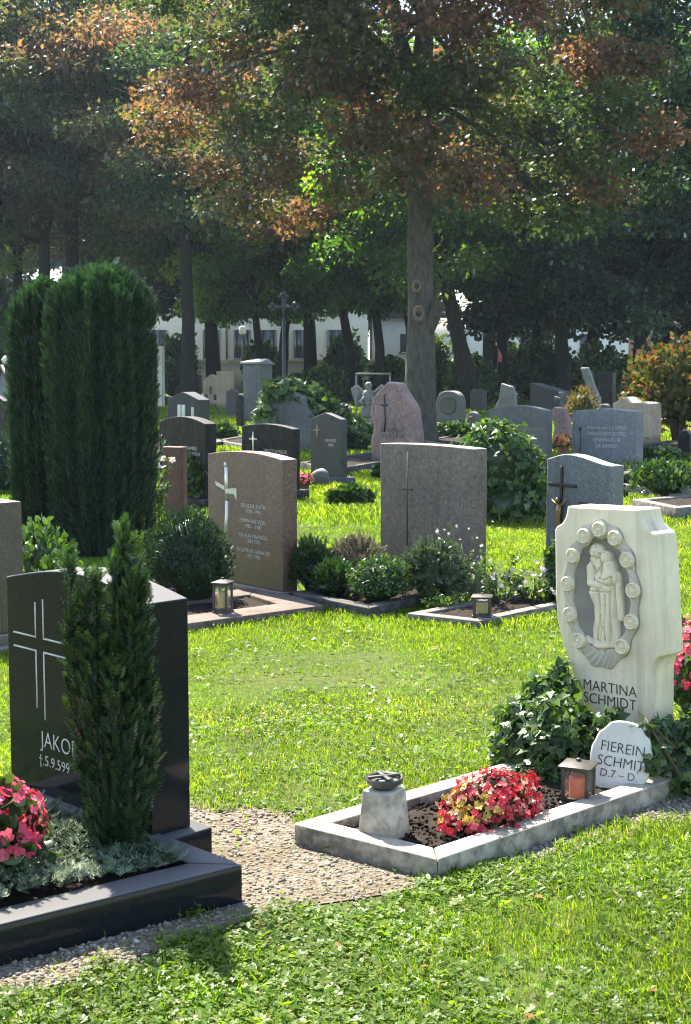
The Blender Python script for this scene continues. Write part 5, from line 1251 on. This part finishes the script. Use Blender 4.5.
# ================================================================== trees
def tree_mesh(label, trunk, r0, crown, nclump, nleaf, lsize, mat, bark, tint, seed, tpl=LEAF, limbs=14, fork=None, name='tree', flat=.62, cr=(.9, 1.7), group='trees of the cemetery', low=None):
    """trunk: points relative to the base; crown: (centre, radii)"""
    global rng
    keep = rng; rng = np.random.default_rng(seed)
    root = thing(name, label, 'tree', (0, 0, 0), 0, group)
    tb = MB()
    n = len(trunk); rad = [r0 * (1.5 if i == 0 else 1.12 if i == 1 else 1) * (1 - .55 * (i / (n - 1)) ** 1.2) for i in range(n)]
    P = [Vector(p) for p in trunk]; fine = []; fr = []
    for i in range(n - 1):
        for s in np.linspace(0, 1, 5)[:-1]: fine.append(P[i].lerp(P[i + 1], s)); fr.append(rad[i] + (rad[i + 1] - rad[i]) * s)
    fine.append(P[-1]); fr.append(rad[-1])
    tube(tb, fine, fr, 14, .5, True, .12)
    cc, cra = np.array(crown[0]), np.array(crown[1])
    d = rvec(nclump * 2); q = rng.uniform(.25, 1, len(d)) ** .45
    C = cc + d * q[:, None] * cra * np.array([1, 1, 1]); C = C[:nclump]
    if low is not None: C = np.vstack([C, low])
    crs = rng.uniform(*cr, len(C))
    top = P[-1]
    hz = [p for p in fine if p.z > fine[-1].z * .45] or fine[-3:]
    for i in rng.permutation(len(C))[:limbs]:
        a = hz[int(rng.integers(len(hz)))]; b = Vector(C[i]); m = a.lerp(b, .5) + Vector((0, 0, .12 * (b - a).length))
        rr = fr[fine.index(a)] * .46
        pts = [a, a.lerp(m, .5) + Vector(rng.normal(size=3) * .15), m, m.lerp(b, .5) + Vector(rng.normal(size=3) * .2), b]
        tube(tb, pts, [rr, rr * .75, rr * .55, rr * .35, rr * .15], 7, .5, True, .1)
        for _ in range(3):
            s = rng.uniform(.3, .9); a2 = pts[2].lerp(pts[4], s); b2 = a2 + Vector(rng.normal(size=3)) * .9
            tube(tb, [a2, a2.lerp(b2, .5) + Vector(rng.normal(size=3) * .1), b2], [rr * .22, rr * .15, rr * .05], 5)
    tr = obj('trunk', tb, M[bark], root, smooth='all')
    lf = MB()
    per = np.maximum((nleaf * crs ** 2 / (crs ** 2).sum()).astype(int), 10)
    ci = np.repeat(np.arange(len(C)), per); N = len(ci)
    dd = rvec(N); rr = rng.uniform(0, 1, N) ** .5
    wob = 1 + .35 * np.sin(dd[:, 0] * 5 + ci * 2.1) * np.cos(dd[:, 1] * 4 + ci)
    Pn = C[ci] + dd * (rr * wob * crs[ci])[:, None] * np.array([1, 1, flat])
    ct = tint(C, rng)
    ti = np.clip(ct[ci] + rng.normal(size=N) * .13 + .10 * vnoise(Pn[:, 0] + Pn[:, 1], Pn[:, 2], .8, seed), 0, 1)
    fwd = unit(dd * .6 + rng.normal(size=(N, 3)) * .6 + np.array([0, 0, -.35])); up = unit(rng.normal(size=(N, 3)) * .55 + np.array([0, 0, 1]))
    scatter(lf, tpl, Pn, fwd, up, lsize * rng.uniform(.6, 1.25, N), ti)
    obj('crown', lf, M[mat], root)
    rng = keep
    return root
def place(o, px, by, s=1.0, rz=0.0, Y=None):
    P = G(px, by) if Y is None else Vector((AT(px, 380, Y).x, Y, 0))
    o.location = P; o.rotation_euler = (0, 0, rz); o.scale = (s, s, s); return o
# the big maple in the middle
P0 = G(419, 446); D0 = (P0 - C0).dot(FW); mpp = D0 / F
def relp(px, py, dy=0): p = AT(px, py, P0.y + dy); return (p.x - P0.x, dy, p.z)
lowc = np.array([relp(px, py, dy) for px, py, dy in ((190, 90, -1), (215, 170, 0), (245, 205, -.5), (265, 120, -1.5), (300, 215, .5), (345, 190, -1), (470, 180, -1.2), (520, 210, 0), (570, 160, .5), (610, 110, -.5), (640, 60, 0), (600, 190, 1), (500, 120, -1), (430, 90, -1.5), (380, 60, -1.8), (320, 60, -1), (230, 40, 0), (450, 160, .5), (540, 80, -1), (470, 30, -1.5), (280, 170, -1), (360, 140, -1.6), (400, 180, .3), (560, 215, .8), (650, 130, .5), (170, 120, .8))])
RUST = [(relp(px, py), r_) for px, py, r_ in ((190, 120, 1.5), (235, 60, 1.2), (275, 205, 1.0), (215, 175, 1.0), (620, 60, 1.5), (655, 120, 1.2), (585, 10, 1.0), (455, 30, .8), (440, 185, .7), (330, 110, .8), (380, 15, .8), (520, 55, .8), (565, 130, .7), (500, 215, .5))]
def tint_red(C, g):
    s = vnoise(C[:, 0], C[:, 2] * 1.3, .75, 5)
    q = np.zeros(len(C))
    for (x, y, z), r_ in RUST: q = np.maximum(q, np.exp(-((C[:, 0] - x) ** 2 + (C[:, 2] - z) ** 2) / (1.25 * r_) ** 2))
    return np.clip(.12 + .36 * s + .46 * q + g.normal(size=len(C)) * .12, 0, .95)
big = tree_mesh('big maple with a grey trunk, two pruning scars and red tinged leaves in the middle', [(0, 0, -.1), (.02, 0, .5), (.03, 0, 2.2), (-.02, .0, 4.2), (.0, .1, 6.0), (.1, .1, 9.0), (.0, .2, 12.5)], .315,
                ((0.4, .6, 9.8), (5.6, 4.2, 4.6)), 120, 92000, .105, 'crown_red', 'bark', tint_red, 101, MAPLE, 44, None, 'maple_tree', .5, (.58, 1.08), low=lowc)
big.location = P0
for px, py, s in ((416, 287, .13), (418, 314, .16)):
    q = relp(px, py); kb = MB(); pf = [(s * 1.0, -.03), (s * 1.05, .03), (s * .8, .06), (s * .45, .02), (s * .02, -.0)]
    lathe(kb, pf, 18); k_ = obj('knot', kb, M['wood'], big, (q[0], -.275, q[2]), smooth=60); k_.rotation_euler = (R(90), 0, .12); k_.scale = (.72, 1.0, 1)
    kb = MB(); lathe(kb, [(s * .42, .02), (s * .4, .035), (s * .02, .036)], 14); k2 = obj('hollow', kb, M['slate'], k_)
q = relp(432, 312); q2 = relp(446, 300)
sb = MB(); tube(sb, [(q[0] - .14, -.05, q[2] - .45), (q[0] + .02, -.2, q[2] - .12), (q2[0] - .16, -.28, q2[2] - .05)], [.16, .14, .11], 12, .5, True, .1)
obj('branch_stub', sb, M['bark'], big, smooth=60)
# tree kinds copied through the background
def tg(lo, hi):
    def f(C, g):
        h = (C[:, 2] - C[:, 2].min()) / np.ptp(C[:, 2]); return np.clip(lo + (hi - lo) * g.uniform(0, 1, len(C)), 0, 1)
    return f
kinds = [
    tree_mesh('k', [(0, 0, -.1), (.03, 0, .6), (.1, .05, 3), (.0, .0, 5.5), (.1, .1, 9), (.2, 0, 12)], .26, ((0, 0, 9.6), (4.6, 4.6, 5.4)), 84, 27000, .2, 'crown_copper', 'barkdark', tg(.0, .95), 201, LEAF, 30, flat=.45, cr=(.7, 1.35)),
    tree_mesh('k', [(0, 0, -.1), (-.05, 0, .6), (-.15, .05, 3), (-.5, .0, 5.5), (-.3, .1, 9), (0, 0, 12)], .25, ((0, 0, 8.8), (4.4, 4.4, 5.2)), 84, 32000, .21, 'crown_green', 'barkdark', tg(.05, .85), 202, LEAF, 30, flat=.45, cr=(.7, 1.35)),
    tree_mesh('k', [(0, 0, -.1), (.05, 0, .6), (.2, .05, 2.6), (.5, .0, 4.5), (.4, .1, 8), (.3, 0, 12)], .27, ((0, 0, 8.6), (4.6, 4.6, 5.4)), 90, 34000, .21, 'crown_blue', 'barkdark', tg(.1, .8), 203, ROUND, 26, flat=.45, cr=(.7, 1.35), low=np.array([(2.2, -1, 3.6), (-2.0, -.5, 3.9), (.6, -1.8, 4.2), (-.8, 1, 3.5), (3.2, .5, 3.2), (-3, .8, 3.1)])),
    tree_mesh('k', [(0, 0, -.1), (.04, 0, .5), (-.1, .05, 2), (-.5, .0, 4.0), (-.8, .1, 6), (-.9, 0, 8.5)], .2, ((-.2, 0, 6.4), (3.8, 3.8, 3.4)), 64, 24000, .22, 'crown_lime', 'barkdark', tg(.2, 1.0), 204, LEAF, 22, flat=.45, cr=(.55, 1.05)),
]
used = [False] * 4
def tree(kind, px, by, s, rz, label, Y=None):
    o = kinds[kind] if not used[kind] else copy_tree(kinds[kind]); used[kind] = True
    o['label'] = label; return place(o, px, by, s, rz, Y)
TL = [
    (0, 187, 412, 1.02, .4, 'tree with a straight dark trunk right of the columnar yews'),
    (0, 48, 408, 1.1, 2.1, 'copper tinged tree with a dark trunk rising behind the slim columnar yew'),
    (0, -12, 410, 1.15, 4.0, 'copper tinged tree at the left edge of the picture'),
    (3, 262, 402, 1.05, 1.0, 'slender green tree left of the tall iron cross'),
    (1, 281, 400, .95, 3.2, 'slim dark trunked tree right behind the tall iron cross'),
    (3, 352, 402, 1.25, 0.3, 'forked green tree between the iron cross and the metal frame'),
    (3, 380, 404, 1.15, 5.2, 'forked green tree directly left of the big maple trunk'),
    (1, 500, 404, 1.0, 4.4, 'dark trunked green tree behind the angular pale stone'),
    (2, 535, 400, 1.0, 1.2, 'dark tree with a thin trunk above the slanted gravestone'),
    (2, 566, 408, 1.02, 2.7, 'dark tree with a thick trunk behind the little stone cross'),
    (2, 634, 404, 1.05, 5.9, 'dark glossy tree whose trunk stands left of the autumn bush'),
    (2, 664, 402, 1.0, .9, 'dark glossy tree whose slanting trunk stands behind the autumn bush'),
]
for k, px, by, s, rz, lb in TL: tree(k, px, by, s, rz, lb)
# leaning tree just right of the maple
ln = tree_mesh('dark tree with a leaning trunk just right of the big maple trunk', [(.7, 0, -.1), (.55, 0, .6), (.1, .05, 2.4), (-.5, .0, 5.0), (-.9, .1, 8), (-1.0, 0, 11)], .33, ((-.6, 0, 9.0), (4.4, 4.4, 5.0)), 60, 24000, .25, 'crown_green', 'barkdark', tg(.05, .8), 205, LEAF, 18, flat=.6, cr=(.9, 1.7))
place(ln, 456, 410)
rt = tree_mesh('dark glossy leaved tree whose crown hangs in from the right edge', [(0, 0, -.1), (.05, 0, .6), (.2, .05, 3), (.3, .0, 6), (.2, .1, 9), (.1, 0, 13)], .36, ((0, 0, 9.6), (5.0, 4.6, 5.2)), 110, 60000, .125, 'crown_blue', 'barkdark', tg(.05, .9), 206, ROUND, 30, flat=.45, cr=(.7, 1.3))
place(rt, 760, 430)
# trees further back, closing the view
bk = [(1, -60, 62), (0, 20, 64), (1, 110, 66), (2, 215, 70), (3, 310, 68), (3, 415, 69), (3, 490, 67), (3, 590, 68), (1, 690, 64), (2, 770, 62), (0, -160, 58), (2, 860, 58), (1, 705, 60), (0, 75, 58), (2, 140, 72),
      (1, -20, 112), (2, 70, 114), (1, 150, 113), (2, 235, 114), (1, 320, 112), (2, 405, 115), (1, 490, 113), (2, 580, 114), (1, 660, 113), (2, 730, 112), (1, -110, 112), (1, 810, 114)]
for i, (k, px, Y) in enumerate(bk):
    far = Y > 100
    tree(k, px, 0, 1.5 if far else (1.7 if k == 3 else 1.4 if 60 < px < 240 else 1.15), i * 1.3, 'tall green tree rising behind the white buildings' if far else ['dark tree of the second row behind the tombs, its crown merging into the dark canopy'][0], Y)
# ------------------------------------------------------------------ hazy air
hz_ = MB(); box(hz_, -75, 75, -8, 132, -1, 27)
t = NT('hazy air'); v = t.n('ShaderNodeVolumePrincipled'); v.inputs['Color'].default_value = (.62, .8, 1, 1); v.inputs['Density'].default_value = HAZE; v.inputs['Anisotropy'].default_value = .3
t.l(v.outputs[0], t.out.inputs['Volume'])
if HAZE: tag(obj('haze', hz_, t.m), 'thin bluish haze in the air', 'haze', kind='stuff')
# ================================================================== lawn, weeds, gravel, fallen leaves
GR2 = [(p.x, p.y) for p in GRAVEL]; PT2 = [(p.x, p.y) for p in PATH2]
def field(d0, d1, dens, margin=1.2):
    n = int(dens * (d1 - d0) * ((.52 * (d0 + d1) / 2) + 2 * margin))
    y = rng.uniform(d0, d1, int(n)); x = rng.uniform(-1, 1, len(y)) * (.26 * d1 + margin)
    k = np.abs(x) < .26 * y + margin; x, y = x[k], y[k]
    bad = np.zeros(len(x), bool)
    for kb in KERBS:
        xs = [p.x for p in kb]; ys = [p.y for p in kb]
        if max(ys) < d0 or min(ys) > d1: continue
        bad |= inpoly(x, y, [(p.x, p.y) for p in kb])
    return x[~bad], y[~bad]
def edge(x, y):                              # 1 well inside the gravel, 0 outside, noisy border
    jx = x + .26 * (vnoise(x, y, 4, 1) - .5) + .1 * (vnoise(x, y, 14, 2) - .5); jy = y + .26 * (vnoise(x, y, 4, 3) - .5) + .1 * (vnoise(x, y, 14, 4) - .5)
    return inpoly(jx, jy, GR2) | inpoly(x, y, PT2)
gm = MB()
for d0, d1, dens, hh, wd in ((2.7, 5.0, 14000, .040, .95), (5.0, 8.5, 12500, .027, 1.4), (8.5, 14, 6000, .036, 1.9), (14, 22, 1700, .065, 2.2), (22, 36, 700, .08, 3.4), (36, 60, 220, .1, 5.0)):
    x, y = field(d0, d1, dens)
    pn = vnoise(x, y, .9, 7) * .6 + vnoise(x, y, 3.1, 8) * .4
    g_ = edge(x, y) if d1 < 30 else np.zeros(len(x), bool)
    k = ~g_ & (rng.uniform(size=len(x)) < np.clip(.5 + pn * 1.2, 0, 1)); k |= g_ & (rng.uniform(size=len(x)) < .012 + .25 * np.clip((vnoise(x, y, 3.3, 51) - .72) * 5, 0, 1))
    x, y, pn = x[k], y[k], pn[k]
    for j, b in enumerate(BLADES):
        s = np.arange(len(x)) % 3 == j
        xx, yy, pp = x[s], y[s], pn[s]; N = len(xx)
        an = rng.uniform(0, 6.28, N); lean = rng.uniform(.0, .5, N)
        up = np.stack([np.cos(an) * lean, np.sin(an) * lean, np.ones(N)], 1); fwd = np.stack([-np.sin(an), np.cos(an), np.zeros(N)], 1)
        h = hh * rng.uniform(.45, 1.3, N) * (.35 + 1.2 * pp)
        # template: z is the blade's length, y its bend
        X = unit(np.cross(fwd, up)); Z = unit(up); Yv = np.cross(Z, X)
        tv = b[0]; M_ = np.stack([X, Yv, Z], 2); sc = np.stack([h * wd * 1.15, h, h], 1)
        v = np.einsum('nij,nkj->nki', M_, tv[None] * sc[:, None, :]) + np.stack([xx, yy, np.full(N, -.002)], 1)[:, None, :]
        dry = np.clip((vnoise(xx, yy, 1.3, 33) * .6 + vnoise(xx, yy, 4.3, 34) * .4 - .56) * 5, 0, 1)
        ti = np.clip(.22 + .5 * pp + rng.normal(size=N) * .15 + (rng.uniform(size=N) < .04 + .25 * dry) * .45, 0, 1)
        byk = {}
        for f_ in b[1]: byk.setdefault(len(f_), []).append(f_)
        base = gm.n + np.arange(N)[:, None, None] * len(tv)
        for kk, fl in byk.items(): gm.f.append(((np.array(fl)[None] + base).reshape(-1, kk), np.repeat(ti, len(fl))))
        gm.v.append(v.reshape(-1, 3)); gm.n += N * len(tv)
tag(obj('grass', gm, M['grass']), 'short sunlit grass of the lawn', 'grass', kind='stuff')
# broad leaved weeds and clover
wm = MB()
for d0, d1, dens, sz in ((2.7, 4.6, 8500, .0135), (4.6, 6.5, 2600, .013), (6.5, 10, 700, .016), (10, 16, 150, .026)):
    x, y = field(d0, d1, dens)
    pn = vnoise(x, y, 1.6, 11) * .6 + vnoise(x, y, 5, 12) * .4
    g_ = edge(x, y); k = ~g_ & (rng.uniform(size=len(x)) < np.clip((pn - .22) * 2.6, .05, 1)); k |= g_ & (rng.uniform(size=len(x)) < .01)
    x, y, pn = x[k], y[k], pn[k]; N = len(x)
    c = rng.uniform(size=N) < .55
    z = rng.uniform(.006, .02, N) + .03 * vnoise(x, y, 4, 17) * rng.uniform(0, 1, N)
    an = rng.uniform(0, 6.28, N)
    fw_ = np.stack([np.cos(an), np.sin(an), rng.uniform(-.1, .8, N)], 1); up = unit(rng.normal(size=(N, 3)) * .32 + [0, 0, 1])
    ti = np.clip(rng.normal(.52, .17, N), 0, .95)
    scatter(wm, CLOVER, np.stack([x, y, z], 1)[c], fw_[c] * [1, 1, .3], up[c], sz * .75 * rng.uniform(.45, 1.7, c.sum()), ti[c])
    c2 = ~c; scatter(wm, ROUND, np.stack([x, y, z * .7], 1)[c2], fw_[c2], up[c2], np.stack([sz * 1.1 * rng.uniform(.5, 1.4, c2.sum()), sz * 1.7 * rng.uniform(.5, 1.6, c2.sum()), np.full(c2.sum(), sz)], 1), ti[c2])
tag(obj('lawn_weeds', wm, M['weed']), 'clover and broad leaved weeds growing through the lawn', 'weeds', kind='stuff')
# taller tufts along the gravel in the foreground
tm = MB()
for px, py, n, hh in ((245, 965, 60, .05), (200, 985, 50, .045), (265, 985, 50, .045), (460, 882, 50, .06), (372, 900, 14, .03), (150, 995, 40, .06), (520, 868, 30, .05), (40, 1014, 40, .06), (330, 893, 20, .025), (215, 1000, 60, .05), (120, 1010, 50, .05)):
    P = G(px, py); N = n
    xx = P.x + rng.normal(size=N) * .045; yy = P.y + rng.normal(size=N) * .045; an = rng.uniform(0, 6.28, N)
    fwd = np.stack([np.cos(an) * rng.uniform(.3, 1.1, N), np.sin(an) * rng.uniform(.3, 1.1, N), np.ones(N)], 1)
    scatter(tm, LEAF, np.stack([xx, yy, np.zeros(N)], 1), fwd, unit(rng.normal(size=(N, 3)) + [0, 0, .5]), np.stack([hh * .12 * rng.uniform(.7, 1.3, N), hh * rng.uniform(.5, 1.25, N), np.full(N, hh)], 1), rng.uniform(.05, .5, N))
tag(obj('grass_tufts', tm, M['grass']), 'taller grass tufts along the edge of the gravel', 'grass', kind='stuff')
# pebbles
pm = MB(); xs = [p[0] for p in GR2]; ys = [p[1] for p in GR2]
N = 42000; x = rng.uniform(max(min(xs), -2.2), min(max(xs), 2.4), N); y = rng.uniform(min(ys), max(ys), N); k = edge(x, y)
for kb in KERBS: k &= ~inpoly(x, y, [(p.x, p.y) for p in kb])
k &= rng.uniform(size=N) < .35 + .65 * np.clip((vnoise(x, y, 2.2, 21) - .25) * 2.5, 0, 1)
x, y = x[k], y[k]; N = len(x)
sz = .0032 + .0065 * rng.beta(1.3, 3.8, N)
ic = ICO1[0] * np.array([1, .85, .6]); ic = ic * (1 + .22 * rng.normal(size=(12, 1)))
scatter(pm, (ic, [tuple(q) for q in ICO1[1]]), np.stack([x, y, .004 + sz * .25], 1), np.concatenate([rng.normal(size=(N, 2)), rng.normal(size=(N, 1)) * .3], 1), unit(rng.normal(size=(N, 3)) * .4 + [0, 0, 1]), sz * 1.25, rng.uniform(0, 1, N))
t = NT('pebbles'); at = t.n('ShaderNodeAttribute', attribute_name='tint')
c = t.ramp(at.outputs['Fac'], [(0, (.14, .118, .09)), (.3, (.18, .155, .12)), (.7, (.24, .21, .17)), (.95, (.34, .31, .26)), (1, (.46, .43, .38))])
tag(obj('pebbles', pm, t.done(t.pbsdf(c, .8, None, 0, .3))), 'small grey pebbles strewn over the gravel path', 'gravel', kind='stuff')
# fallen leaves
fm_ = MB(); x, y = field(3.2, 16, 3.0); N = len(x); an = rng.uniform(0, 6.28, N)
scatter(fm_, MAPLE, np.stack([x, y, rng.uniform(.01, .05, N)], 1), np.stack([np.cos(an), np.sin(an), np.zeros(N)], 1), unit(rng.normal(size=(N, 3)) * .35 + [0, 0, 1]), .032 * rng.uniform(.5, 1.1, N), rng.uniform(0, 1, N))
tag(obj('fallen_leaves', fm_, M['fallen']), 'dry brown leaves scattered over the lawn', 'leaves', kind='stuff')
